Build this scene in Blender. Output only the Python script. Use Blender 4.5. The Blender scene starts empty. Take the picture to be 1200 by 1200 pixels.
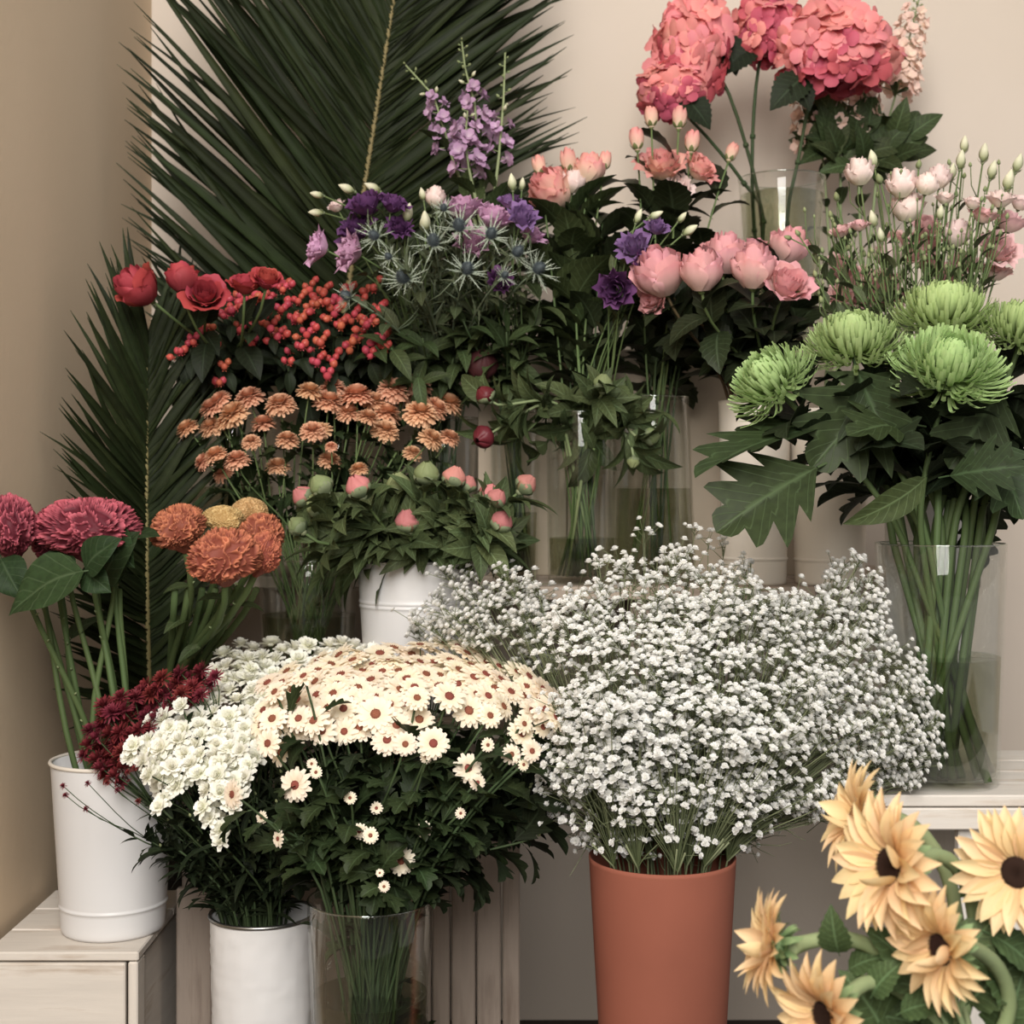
import bpy, bmesh, math, random
import numpy as np
from mathutils import Vector, Matrix, noise
# ------------------------------------------------------------------ camera, light, exposure
SC = bpy.context.scene
COL = SC.collection
EYE, HY, F = 1.14, 570.0, 1700.0          # eye height, horizon row, focal length in pixels of a 1200 frame
FLOOR = 0.0
WALL_Y, WALL_X = 3.1, -0.77
cam = bpy.data.cameras.new('camera'); camo = bpy.data.objects.new('camera', cam); COL.objects.link(camo)
camo.location = (0, 0, EYE); camo.rotation_euler = (math.pi/2, 0, 0)
cam.sensor_width = 36; cam.lens = F/1200*36; cam.shift_y = -(600-HY)/1200
cam.clip_start = 0.05; cam.clip_end = 60
cam.dof.use_dof = True; cam.dof.focus_distance = 2.0; cam.dof.aperture_fstop = 6.3
SC.camera = camo
SC.view_settings.view_transform = 'Standard'; SC.view_settings.look = 'None'
SC.view_settings.gamma = 1.0; SC.view_settings.use_curve_mapping = False
SC.view_settings.exposure = -0.85
w = bpy.data.worlds.new('world'); SC.world = w; w.use_nodes = True
w.node_tree.nodes['Background'].inputs[0].default_value = (1.0, 0.95, 0.89, 1)
w.node_tree.nodes['Background'].inputs[1].default_value = 0.78
def area(name, loc, target, size, power, colr):
    l = bpy.data.lights.new(name, 'AREA'); l.shape = 'RECTANGLE'; l.size, l.size_y = size; l.energy = power; l.color = colr
    o = bpy.data.objects.new(name, l); COL.objects.link(o); o.location = loc
    o.rotation_euler = (Vector(target)-Vector(loc)).to_track_quat('-Z', 'Y').to_euler()
    return o
area('window_light', (-0.15, -1.1, 2.75), (0.0, 2.4, 0.95), (1.35, 2.4), 330, (1.0, 0.96, 0.91))
SC.cycles.transparent_max_bounces = 32
SC.cycles.max_bounces = 8
SC.cycles.use_denoising = True

# ------------------------------------------------------------------ basics
rnd = random.Random(7)
def V(*a): return Vector(a)
def P(px, py, d): return Vector(((px-600)/F*d, d, EYE-(py-HY)/F*d))
def pxr(r, d): return r/F*d
def lin(c):
    c /= 255.0
    return c/12.92 if c <= 0.04045 else ((c+0.055)/1.055)**2.4
def rgb(c): return (lin(c[0]), lin(c[1]), lin(c[2]), 1)
def nz(v):
    v = Vector(v)
    return v.normalized() if v.length > 1e-9 else Vector((0, 0, 1))
def rv(r, s=1.0): return Vector((r.gauss(0, s), r.gauss(0, s), r.gauss(0, s)))
def frame(loc, zdir, spin=0.0, sc=1.0):
    q = nz(zdir).to_track_quat('Z', 'Y')
    s = sc if hasattr(sc, '__len__') else (sc, sc, sc)
    return Matrix.Translation(loc) @ q.to_matrix().to_4x4() @ Matrix.Rotation(spin, 4, 'Z') @ Matrix.Diagonal((*s, 1))
def leafM(loc, ydir, up, L, wsc=1.0):
    y = nz(ydir); x = y.cross(nz(up))
    if x.length < 1e-4: x = y.cross(Vector((1, 0.2, 0.1)))
    x.normalize(); z = x.cross(y)
    m = Matrix(((x.x*L*wsc, y.x*L, z.x*L, loc[0]), (x.y*L*wsc, y.y*L, z.y*L, loc[1]), (x.z*L*wsc, y.z*L, z.z*L, loc[2]), (0, 0, 0, 1)))
    return m
# ------------------------------------------------------------------ materials
MATS = {}
def nmat(name):
    m = bpy.data.materials.new(name); m.use_nodes = True
    nt = m.node_tree; MATS[name] = m
    return m, nt, nt.nodes['Principled BSDF'], nt.nodes['Material Output']
def node(nt, typ, **kw):
    n = nt.nodes.new(typ)
    for k, v in kw.items():
        if k.startswith('i_'): n.inputs[k[2:].replace('_', ' ')].default_value = v
        else: setattr(n, k, v)
    return n
def mixc(nt, fac, a, b, blend='MIX'):
    n = nt.nodes.new('ShaderNodeMix'); n.data_type = 'RGBA'; n.blend_type = blend
    for s, v in ((n.inputs[0], fac), (n.inputs[6], a), (n.inputs[7], b)):
        if hasattr(v, 'is_output'): nt.links.new(v, s)
        else: s.default_value = v
    return n.outputs[2]
def math_(nt, op, a, b=None, c=None):
    n = nt.nodes.new('ShaderNodeMath'); n.operation = op
    for s, v in zip(n.inputs, (a, b, c)):
        if v is None: continue
        if hasattr(v, 'is_output'): nt.links.new(v, s)
        else: s.default_value = v
    return n.outputs[0]
def mrange(nt, v, a, b, c=0.0, d=1.0):
    n = nt.nodes.new('ShaderNodeMapRange'); nt.links.new(v, n.inputs[0])
    for i, x in enumerate((a, b, c, d)): n.inputs[i+1].default_value = x
    return n.outputs[0]
def petal(name, base, tip, var=0.12, trans=0.25, rough=0.6, t0=0.0, t1=0.8, hue=0.012):
    m, nt, bs, out = nmat(name)
    at = node(nt, 'ShaderNodeAttribute', attribute_name='t')
    fac = mrange(nt, at.outputs['Fac'], t0, t1)
    c = mixc(nt, fac, rgb(base), rgb(tip))
    oi = node(nt, 'ShaderNodeObjectInfo')
    h = node(nt, 'ShaderNodeHueSaturation', i_Saturation=0.88)
    nt.links.new(c, h.inputs['Color'])
    nt.links.new(mrange(nt, oi.outputs['Random'], 0, 1, 1-var, 1+var*0.7), h.inputs['Value'])
    nt.links.new(mrange(nt, math_(nt, 'FRACT', math_(nt, 'MULTIPLY', oi.outputs['Random'], 13.7)), 0, 1, 0.5-hue, 0.5+hue), h.inputs['Hue'])
    nt.links.new(h.outputs[0], bs.inputs['Base Color'])
    bs.inputs['Roughness'].default_value = rough
    bs.inputs['Specular IOR Level'].default_value = 0.25
    tr = node(nt, 'ShaderNodeBsdfTranslucent'); nt.links.new(h.outputs[0], tr.inputs[0])
    mx = node(nt, 'ShaderNodeMixShader'); mx.inputs[0].default_value = trans
    nt.links.new(bs.outputs[0], mx.inputs[1]); nt.links.new(tr.outputs[0], mx.inputs[2]); nt.links.new(mx.outputs[0], out.inputs[0])
    return m
def leafmat(name, c, vein=None, rough=0.5, var=0.3, nv=9.0, trans=0.18):
    vein = vein or tuple(min(255, x*1.35+14) for x in c)
    m, nt, bs, out = nmat(name)
    at = node(nt, 'ShaderNodeAttribute', attribute_name='t'); as_ = node(nt, 'ShaderNodeAttribute', attribute_name='s')
    sa = math_(nt, 'ABSOLUTE', as_.outputs['Fac'])
    mid = mrange(nt, sa, 0.0, 0.10, 1.0, 0.0)
    ph = math_(nt, 'SUBTRACT', math_(nt, 'MULTIPLY', at.outputs['Fac'], nv), math_(nt, 'MULTIPLY', sa, 1.6))
    fr = math_(nt, 'ABSOLUTE', math_(nt, 'SUBTRACT', math_(nt, 'FRACT', ph), 0.5))
    sv = mrange(nt, fr, 0.0, 0.09, 0.6, 0.0)
    vv = math_(nt, 'MAXIMUM', mid, sv)
    no = node(nt, 'ShaderNodeTexNoise'); no.inputs['Scale'].default_value = 14
    tc = node(nt, 'ShaderNodeTexCoord'); nt.links.new(tc.outputs['Object'], no.inputs['Vector'])
    c = (c[0]*.82, c[1]*.79, c[2]*.70); vein = tuple(x*0.8 for x in vein)
    dark = tuple(x*0.7 for x in c)
    base = mixc(nt, no.outputs[0], rgb(dark), rgb(tuple(min(255, x*1.2) for x in c)))
    col = mixc(nt, vv, base, rgb(vein))
    oi = node(nt, 'ShaderNodeObjectInfo'); h = node(nt, 'ShaderNodeHueSaturation', i_Saturation=0.85); nt.links.new(col, h.inputs['Color'])
    nt.links.new(mrange(nt, oi.outputs['Random'], 0, 1, 1-var, 1+var), h.inputs['Value'])
    nt.links.new(mrange(nt, math_(nt, 'FRACT', math_(nt, 'MULTIPLY', oi.outputs['Random'], 7.3)), 0, 1, 0.485, 0.515), h.inputs['Hue'])
    nt.links.new(h.outputs[0], bs.inputs['Base Color'])
    bs.inputs['Roughness'].default_value = rough+.08; bs.inputs['Specular IOR Level'].default_value = 0.2
    bp = node(nt, 'ShaderNodeBump'); bp.inputs['Strength'].default_value = 0.25; bp.inputs['Distance'].default_value = 0.002
    nt.links.new(vv, bp.inputs['Height']); nt.links.new(bp.outputs[0], bs.inputs['Normal'])
    tr = node(nt, 'ShaderNodeBsdfTranslucent'); nt.links.new(h.outputs[0], tr.inputs[0])
    mx = node(nt, 'ShaderNodeMixShader'); mx.inputs[0].default_value = trans
    nt.links.new(bs.outputs[0], mx.inputs[1]); nt.links.new(tr.outputs[0], mx.inputs[2]); nt.links.new(mx.outputs[0], out.inputs[0])
    return m
def plain(name, c, rough=0.6, spec=0.3, nscale=30, namp=0.15, bump=0.0, metal=0.0):
    m, nt, bs, out = nmat(name)
    tc = node(nt, 'ShaderNodeTexCoord'); no = node(nt, 'ShaderNodeTexNoise'); no.inputs['Scale'].default_value = nscale
    no.inputs['Detail'].default_value = 4
    nt.links.new(tc.outputs['Object'], no.inputs['Vector'])
    a = tuple(x*(1-namp) for x in c); b = tuple(min(255, x*(1+namp)) for x in c)
    nt.links.new(mixc(nt, no.outputs[0], rgb(a), rgb(b)), bs.inputs['Base Color'])
    bs.inputs['Roughness'].default_value = rough; bs.inputs['Specular IOR Level'].default_value = spec; bs.inputs['Metallic'].default_value = metal
    if bump:
        bp = node(nt, 'ShaderNodeBump'); bp.inputs['Strength'].default_value = bump; bp.inputs['Distance'].default_value = 0.004
        nt.links.new(no.outputs[0], bp.inputs['Height']); nt.links.new(bp.outputs[0], bs.inputs['Normal'])
    return m
def woodmat(name, paint, bare, axis=0, wear=0.5, rough=0.75):
    m, nt, bs, out = nmat(name)
    tc = node(nt, 'ShaderNodeTexCoord'); mp = node(nt, 'ShaderNodeMapping')
    sc = [22, 22, 22]; sc[axis] = 1.6; mp.inputs['Scale'].default_value = sc
    oi = node(nt, 'ShaderNodeObjectInfo')
    cb = node(nt, 'ShaderNodeCombineXYZ')
    for i in range(3): nt.links.new(math_(nt, 'MULTIPLY', oi.outputs['Random'], 17.0+i*9), cb.inputs[i])
    nt.links.new(cb.outputs[0], mp.inputs['Location'])
    nt.links.new(tc.outputs['Object'], mp.inputs['Vector'])
    no = node(nt, 'ShaderNodeTexNoise'); no.inputs['Scale'].default_value = 2.0; no.inputs['Detail'].default_value = 8; no.inputs['Roughness'].default_value = 0.65
    nt.links.new(mp.outputs[0], no.inputs['Vector'])
    no2 = node(nt, 'ShaderNodeTexNoise'); no2.inputs['Scale'].default_value = 5.0; no2.inputs['Detail'].default_value = 5
    nt.links.new(tc.outputs['Object'], no2.inputs['Vector'])
    k = math_(nt, 'ADD', math_(nt, 'MULTIPLY', no.outputs[0], 0.6), math_(nt, 'MULTIPLY', no2.outputs[0], 0.4))
    f = mrange(nt, k, 0.48+0.12*(1-wear), 0.66, 0.0, 0.85)
    shade = mixc(nt, no.outputs[0], rgb(tuple(x*0.88 for x in paint)), rgb(tuple(min(255, x*1.06) for x in paint)))
    nt.links.new(mixc(nt, f, shade, rgb(bare)), bs.inputs['Base Color'])
    bs.inputs['Roughness'].default_value = rough; bs.inputs['Specular IOR Level'].default_value = 0.2
    bp = node(nt, 'ShaderNodeBump'); bp.inputs['Strength'].default_value = 0.35; bp.inputs['Distance'].default_value = 0.002
    nt.links.new(no.outputs[0], bp.inputs['Height']); nt.links.new(bp.outputs[0], bs.inputs['Normal'])
    return m
def glassmat(name, tint=(252, 253, 252), gl=1.0, lo=0.02, hi=0.34):
    m, nt, bs, out = nmat(name)
    nt.nodes.remove(bs)
    tr = node(nt, 'ShaderNodeBsdfTransparent'); tr.inputs[0].default_value = rgb(tint)
    g = node(nt, 'ShaderNodeBsdfGlossy'); g.inputs['Roughness'].default_value = 0.03; g.inputs[0].default_value = (gl, gl, gl, 1)
    lw = node(nt, 'ShaderNodeLayerWeight'); lw.inputs[0].default_value = 0.3
    mx = node(nt, 'ShaderNodeMixShader')
    nt.links.new(mrange(nt, lw.outputs['Facing'], 0.0, 1.0, lo, hi), mx.inputs[0])
    nt.links.new(tr.outputs[0], mx.inputs[1]); nt.links.new(g.outputs[0], mx.inputs[2]); nt.links.new(mx.outputs[0], out.inputs[0])
    return m
glassmat('glass'); glassmat('water', (216, 218, 202), 0.9, 0.02, 0.2); glassmat('water_surface', (226, 232, 222), 0.9, 0.08, 0.5)
glassmat('glass_rim', (225, 232, 226), 1.0, 0.18, 0.8)
# ------------------------------------------------------------------ mesh builder
class MB:
    def __init__(s): s.v = []; s.f = []; s.t = []; s.s = []; s.m = []; s.mi = 0
    def add(s, v, f, t=None, sv=None, M=None):
        b = len(s.v)
        s.v += [M @ Vector(p) for p in v] if M is not None else list(v)
        s.f += [tuple(i+b for i in q) for q in f]
        s.t += list(t) if t is not None else [0.5]*len(v)
        s.s += list(sv) if sv is not None else [1.0]*len(v)
        s.m += [s.mi]*len(f)
        return s
    def join(s, o, M=None): return s.add(o.v, o.f, o.t, o.s, M)
    def tube(s, pts, r, n=5, cap=True, t=(0.0, 1.0)):
        pts = [Vector(p) for p in pts]; k = len(pts)
        rs = [r]*k if not hasattr(r, '__len__') else ([r[0]+(r[1]-r[0])*i/(k-1) for i in range(k)] if len(r) == 2 and k != 2 else list(r))
        vv = []; tt = []; up = None
        for i, p in enumerate(pts):
            d = nz(pts[min(i+1, k-1)]-pts[max(i-1, 0)])
            if up is None:
                up = d.orthogonal().normalized()
            else:
                up = (up-d*up.dot(d))
                up = up.normalized() if up.length > 1e-6 else d.orthogonal().normalized()
            b = d.cross(up)
            for j in range(n):
                a = 2*math.pi*j/n
                vv.append(p+(up*math.cos(a)+b*math.sin(a))*rs[i]); tt.append(t[0]+(t[1]-t[0])*i/max(1, k-1))
        ff = [(i*n+j, i*n+(j+1) % n, (i+1)*n+(j+1) % n, (i+1)*n+j) for i in range(k-1) for j in range(n)]
        if cap: ff += [tuple(range(n-1, -1, -1)), tuple(range((k-1)*n, k*n))]
        return s.add(vv, ff, tt)
    def lathe(s, prof, n=48, closed=False):
        vv = [(r*math.cos(2*math.pi*j/n), r*math.sin(2*math.pi*j/n), z) for r, z in prof for j in range(n)]
        k = len(prof)
        ff = [(i*n+j, i*n+(j+1) % n, ((i+1) % k)*n+(j+1) % n, ((i+1) % k)*n+j) for i in range(k if closed else k-1) for j in range(n)]
        tt = [i/(k-1) for i in range(k) for j in range(n)]
        return s.add(vv, ff, tt)
    def mesh(s, name, mats, smooth=True):
        me = bpy.data.meshes.new(name)
        me.from_pydata([tuple(p) for p in s.v], [], s.f)
        for m in (mats if isinstance(mats, (list, tuple)) else [mats]): me.materials.append(MATS[m] if isinstance(m, str) else m)
        if any(s.m): me.polygons.foreach_set('material_index', s.m)
        if smooth: me.polygons.foreach_set('use_smooth', [True]*len(s.f))
        for nm, arr in (('t', s.t), ('s', s.s)):
            a = me.attributes.new(nm, 'FLOAT', 'POINT'); a.data.foreach_set('value', arr)
        me.update()
        return me
def boxmesh(name, sx, sy, sz, mat, bev=0.002, center=True):
    bm = bmesh.new(); bmesh.ops.create_cube(bm, size=1)
    bmesh.ops.scale(bm, vec=(sx, sy, sz), verts=bm.verts)
    if bev: bmesh.ops.bevel(bm, geom=bm.edges[:], offset=bev, segments=1, affect='EDGES')
    me = bpy.data.meshes.new(name); bm.to_mesh(me); bm.free(); me.materials.append(MATS[mat]); return me
# ------------------------------------------------------------------ object helpers (copies in world space)
WM = {}
def thing(name, label, cat, loc, group=None, mesh=None, M=None):
    o = bpy.data.objects.new(name, mesh); COL.objects.link(o)
    o.matrix_basis = M if M is not None else Matrix.Translation(loc)
    WM[o.name] = o.matrix_basis.copy()
    o['label'] = label; o['category'] = cat
    if group: o['group'] = group
    return o
def part(name, mesh, parent, M, label=None, kind=None):
    o = bpy.data.objects.new(name, mesh); COL.objects.link(o); o.parent = parent
    o.matrix_basis = WM[parent.name].inverted() @ M
    WM[o.name] = M.copy()
    if label: o['label'] = label
    if kind: o['kind'] = kind
    return o
ID = Matrix.Identity(4)
def struct(name, mesh, M=ID, parent=None):
    o = bpy.data.objects.new(name, mesh); COL.objects.link(o); o.matrix_basis = M; o['kind'] = 'structure'; WM[o.name] = M.copy(); return o
# ------------------------------------------------------------------ materials list
def wallmat(name, c, c2):
    m, nt, bs, out = nmat(name)
    tc = node(nt, 'ShaderNodeTexCoord'); no = node(nt, 'ShaderNodeTexNoise'); no.inputs['Scale'].default_value = 1.7; no.inputs['Detail'].default_value = 6
    nt.links.new(tc.outputs['Object'], no.inputs['Vector'])
    nt.links.new(mixc(nt, mrange(nt, no.outputs[0], 0.3, 0.7), rgb(c), rgb(c2)), bs.inputs['Base Color'])
    n2 = node(nt, 'ShaderNodeTexNoise'); n2.inputs['Scale'].default_value = 60; n2.inputs['Detail'].default_value = 6
    nt.links.new(tc.outputs['Object'], n2.inputs['Vector'])
    bp = node(nt, 'ShaderNodeBump'); bp.inputs['Strength'].default_value = 0.12; bp.inputs['Distance'].default_value = 0.003
    nt.links.new(n2.outputs[0], bp.inputs['Height']); nt.links.new(bp.outputs[0], bs.inputs['Normal'])
    bs.inputs['Roughness'].default_value = 0.9; bs.inputs['Specular IOR Level'].default_value = 0.1
wallmat('wall_paint', (212, 200, 188), (206, 194, 180)); wallmat('wall_side_paint', (224, 203, 176), (216, 195, 168))
plain('floor_dark', (52, 44, 38), 0.6, 0.2, 4, 0.2)
plain('enamel_white', (214, 213, 213), 0.38, 0.4, 6, 0.015)
plain('enamel_cream', (218, 210, 198), 0.5, 0.3, 6, 0.02)
plain('terracotta', (140, 84, 68), 0.75, 0.2, 9, 0.07)
plain('steel', (150, 150, 148), 0.35, 0.5, 30, 0.05, metal=1.0)
plain('zinc', (120, 122, 122), 0.5, 0.4, 20, 0.1, metal=0.7)
plain('box_paint', (186, 172, 154), 0.8, 0.15, 3, 0.04)
woodmat('wood_cream_x', (214, 206, 196), (150, 126, 102), 0, 0.55)
woodmat('wood_cream_y', (214, 206, 196), (150, 126, 102), 1, 0.5)
woodmat('wood_cream_z', (214, 206, 196), (150, 126, 102), 2, 0.5)
woodmat('wood_white_x', (214, 208, 200), (168, 146, 122), 0, 0.7)
woodmat('wood_white_z', (220, 216, 210), (170, 152, 130), 2, 0.4)
woodmat('wood_grey_z', (148, 135, 124), (92, 78, 68), 2, 0.9)
woodmat('wood_grey_x', (170, 156, 142), (112, 94, 82), 0, 0.9)
woodmat('wood_dark_x', (90, 74, 62), (60, 48, 40), 0, 0.9)
leafmat('leaf_dark', (38, 52, 30)); leafmat('leaf_mum', (50, 70, 36), rough=0.45); leafmat('leaf_mid', (68, 88, 48)); leafmat('leaf_rose', (46, 58, 34), rough=0.4)
leafmat('leaf_grey', (92, 106, 80)); leafmat('leaf_broad', (50, 78, 40), (84, 108, 66), var=0.2, nv=6); leafmat('leaf_sun', (84, 112, 66), var=0.2)
leafmat('leaf_peony', (88, 108, 66)); leafmat('leaf_wine', (52, 30, 28), (70, 44, 38)); leafmat('leaf_lisi', (84, 98, 66))
leafmat('palm_leaf', (42, 56, 24), (60, 74, 34), rough=0.5, var=0.35, nv=0.0, trans=0.12)
petal('stem_green', (78, 98, 50), (92, 112, 62), 0.15, 0.0); petal('stem_dark', (50, 66, 36), (58, 76, 42), 0.2, 0.0)
petal('stem_gyp', (74, 88, 50), (128, 138, 100), 0.1, 0.1); petal('stem_pale', (120, 136, 84), (132, 146, 100), 0.12, 0.0); petal('stem_grey', (96, 112, 84), (112, 126, 100), 0.15, 0.0)
petal('stem_brown', (84, 62, 44), (94, 80, 52), 0.1, 0.0); petal('stem_palm', (120, 108, 62), (134, 122, 72), 0.05, 0.0); petal('stem_thick', (70, 90, 46), (84, 104, 56), 0.1, 0.0)
petal('red_petal', (120, 10, 18), (182, 26, 34), 0.08); petal('dusty_petal', (230, 192, 180), (226, 154, 160), 0.06, t0=0.0, t1=0.9)
petal('coral_petal', (244, 214, 186), (232, 142, 136), 0.07, t0=0.25, t1=1.0); petal('blush_petal', (236, 230, 204), (246, 222, 216), 0.07, t1=0.6)
petal('blush_deep', (238, 214, 198), (240, 192, 192), 0.08); petal('purple_petal', (84, 46, 92), (104, 56, 112), 0.2, t1=1.0); petal('violet_petal', (172, 140, 182), (130, 92, 150), 0.15)
petal('mauve_petal', (200, 156, 184), (208, 156, 192), 0.12); petal('lilac_petal', (214, 190, 206), (190, 146, 186), 0.12, t1=0.7)
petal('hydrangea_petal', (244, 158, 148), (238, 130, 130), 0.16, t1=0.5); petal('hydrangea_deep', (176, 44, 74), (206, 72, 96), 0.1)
petal('peachstock_petal', (246, 224, 204), (244, 210, 194), 0.08); petal('button_petal', (218, 150, 104), (238, 184, 142), 0.08, t1=1.0)
petal('green_petal', (128, 150, 80), (184, 210, 136), 0.06, 0.3, t1=0.9); petal('white_petal', (242, 240, 214), (253, 252, 242), 0.05, 0.3)
petal('cream_petal', (248, 232, 200), (253, 240, 218), 0.05, 0.3); petal('wine_petal', (92, 10, 24), (132, 20, 36), 0.2, 0.2)
petal('sun_petal', (228, 186, 124), (242, 212, 158), 0.06, 0.3, t1=0.7); petal('gyp_petal', (254, 254, 248), (255, 255, 254), 0.03, 0.5)
petal('bud_green', (110, 128, 74), (140, 152, 100), 0.1); petal('bud_cream', (148, 160, 100), (232, 230, 198), 0.06, t0=0.1, t1=0.65); petal('bud_small', (112, 132, 84), (160, 170, 116), 0.1)
petal('peony_pink', (150, 150, 100), (206, 124, 116), 0.15, t0=.1, t1=.55); petal('peony_wine', (88, 12, 20), (112, 18, 26), 0.05, rough=0.4); petal('peony_maroon', (66, 28, 26), (76, 34, 32), 0.05)
petal('calyx', (100, 122, 66), (128, 140, 84), 0.12); petal('calyx_grey', (112, 128, 92), (140, 150, 112), 0.1)
petal('berry', (160, 24, 18), (192, 48, 32), 0.2, 0.0, 0.32, hue=0.02); petal('thistle_cone', (48, 56, 64), (86, 96, 100), 0.1, 0.0); petal('thistle_bract', (130, 142, 122), (176, 186, 168), 0.1, 0.1)
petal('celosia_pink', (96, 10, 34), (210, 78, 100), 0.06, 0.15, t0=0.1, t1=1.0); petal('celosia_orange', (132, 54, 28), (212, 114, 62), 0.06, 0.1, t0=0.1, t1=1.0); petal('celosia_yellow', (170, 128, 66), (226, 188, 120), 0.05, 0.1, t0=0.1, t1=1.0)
petal('eye_brown', (110, 48, 30), (142, 72, 46), 0.1, 0.0, 0.9); petal('disc_dark', (34, 20, 16), (54, 32, 22), 0.0, 0.0, 0.9)
petal('sepal_sun', (92, 122, 72), (124, 148, 96), 0.1, 0.1)
# ------------------------------------------------------------------ petal / leaf geometry
def strip(L, wf, a0, a1, cup=0.0, nl=4, nw=1, fold=0.0, ruf=0.0, ph=0.0, start=(0, 0, 0)):
    y, z = 0.0, 0.0; v = []; t_ = []; s_ = []
    for i in range(nl+1):
        t = i/nl; a = a0+(a1-a0)*t
        if i: y += math.cos(a)*L/nl; z += math.sin(a)*L/nl
        W = wf(t)
        for j in range(-nw, nw+1):
            s = j/nw; off = cup*W*s*s+fold*abs(s)*W+(ruf*W*math.sin(ph+s*5+t*7)*t if ruf else 0)
            v.append((start[0]+s*W, start[1]+y-math.sin(a)*off, start[2]+z+math.cos(a)*off)); t_.append(t); s_.append(s)
    c = 2*nw+1
    f = [(i*c+j, i*c+j+1, (i+1)*c+j+1, (i+1)*c+j) for i in range(nl) for j in range(c-1)]
    return v, f, t_, s_
def pw(W, peak=0.6, tip=0.25, base=0.3):
    def f(t):
        if t < peak: return W*(base+(1-base)*math.sin(t/peak*math.pi/2))
        u = (t-peak)/(1-peak); return W*(tip+(1-tip)*math.sqrt(max(0, 1-u*u)))
    return f
def leaf_wf(W, k=0.85): return lambda t: W*max(0.004, math.sin(math.pi*min(1, max(0, t))**k))
R_ = math.radians
GA = 2.399963
def leaf_mesh(name, mat, W=0.22, k=0.8, bend=(20, -35), fold=0.25, lobes=0, lobed=0.0, nl=8, nw=2, pet=0.0, ruf=0.0, serr=0):
    mb = MB(); base = leaf_wf(W, k)
    if lobes:
        nl = lobes*4
        def wf(t):
            x = (t*lobes) % 1.0
            tri = x if x < 0.72 else (1-x)/0.28*0.72
            return base(t)*(1-lobed*(1-tri/0.72))
    elif serr:
        nl = serr*2
        def wf(t): return base(t)*(1.0 if int(round(t*nl)) % 2 else 0.87)
    else: wf = base
    v, f, t, s = strip(1.0-pet, wf, R_(bend[0]), R_(bend[1]), 0.0, nl, nw, fold, ruf)
    if lobes:   # lobes sweep forward
        v = [(p[0], p[1]+abs(p[0])*0.55, p[2]) for p in v]
    if pet:
        c, sn = math.cos(R_(bend[0])), math.sin(R_(bend[0]))
        v = [(p[0], p[1]+pet*c, p[2]+pet*sn) for p in v]
        mb.tube([(0, 0, 0), (0, pet*c, pet*sn)], 0.012, 4, False, (0.0, 0.0))
        mb.s = [0.0]*len(mb.s)
    mb.add(v, f, t, s)
    return mb.mesh(name, mat)
LEAF = dict(
    rose=[leaf_mesh('rose_leaf', 'leaf_rose', .30, .85, (25, -40), .2, serr=7)],
    rosemid=[leaf_mesh('rose_leaf', 'leaf_mid', .27, .85, (20, -30), .2, serr=7)],
    dark=[leaf_mesh('leaf', 'leaf_dark', .26, .8, (20, -40), .25), leaf_mesh('leaf', 'leaf_dark', .24, .8, (35, -20), .25)],
    mid=[leaf_mesh('leaf', 'leaf_mid', .20, .75, (25, -35), .25), leaf_mesh('leaf', 'leaf_mid', .17, .8, (10, -60), .25)],
    mum=[leaf_mesh('mum_leaf', 'leaf_mum', .40, .8, (15, -35), .12, lobes=4, lobed=.5, pet=.12), leaf_mesh('mum_leaf', 'leaf_mum', .36, .8, (30, -55), .2, lobes=4, lobed=.45, pet=.12)],
    mumdark=[leaf_mesh('mum_leaf', 'leaf_dark', .36, .8, (15, -50), .15, lobes=4, lobed=.45, pet=.1), leaf_mesh('mum_leaf', 'leaf_dark', .32, .8, (40, -10), .25, lobes=3, lobed=.4, pet=.1)],
    needle=[leaf_mesh('leaf', 'leaf_dark', .10, .8, (20, -20), .25, nl=5, nw=1), leaf_mesh('leaf', 'leaf_dark', .16, .8, (40, -30), .25, lobes=3, lobed=.6, nw=1)],
    peony=[leaf_mesh('peony_leaf', 'leaf_peony', .16, .75, (20, -30), .3), leaf_mesh('peony_leaf', 'leaf_peony', .19, .8, (35, -45), .3)],
    broad=[leaf_mesh('broad_leaf', 'leaf_broad', .40, .65, (15, -40), .12, nl=10, nw=3, pet=.1, ruf=.12)],
    grey=[leaf_mesh('leaf', 'leaf_grey', .14, .8, (20, -30), .2, nl=5, nw=1)],
    lisi=[leaf_mesh('leaf', 'leaf_lisi', .2, .75, (15, -25), .2, nl=5, nw=1)],
    sun=[leaf_mesh('sunflower_leaf', 'leaf_sun', .36, .65, (20, -40), .15, serr=8, nw=3, pet=.1)],
    wine=[leaf_mesh('rose_leaf', 'leaf_wine', .27, .85, (20, -30), .2, serr=7)],
)
def rose_petal(R, H, span, flare, phi0, thick=0.05, nl=5, ns=4, ruf=0.0, seed=0.0, closed=0.0, kk=0.62):
    v = []; t_ = []; s_ = []
    for i in range(nl+1):
        t = i/nl; fl = max(0, (t-.55)/.45)**2
        r0 = R*(0.40+0.60*math.sin(math.pi*kk*t)) if not closed else R*(0.12+0.88*math.sin(math.pi*min(1, .09+.85*t)))*(1-closed*.5*max(0, t-.6))
        for j in range(-ns, ns+1):
            s = j/ns
            ww = (0.45+0.55*math.sin(math.pi*(0.12+0.68*t)))
            phi = phi0+s*span*ww
            r = r0+thick*R*(0.6*s+.4)+flare*R*fl*(1-.3*s*s)+ruf*R*math.sin(seed+s*7+t*2)*t*t
            z = H*t*(1-.10*s*s-(.16*s**4)*t)-flare*H*.35*fl+ruf*.5*R*math.cos(seed*2+s*9)*t*t
            v.append((r*math.cos(phi), r*math.sin(phi), z)); t_.append(t); s_.append(s)
    c = 2*ns+1
    f = [(i*c+j, i*c+j+1, (i+1)*c+j+1, (i+1)*c+j) for i in range(nl) for j in range(c-1)]
    return v, f, t_, s_
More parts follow.
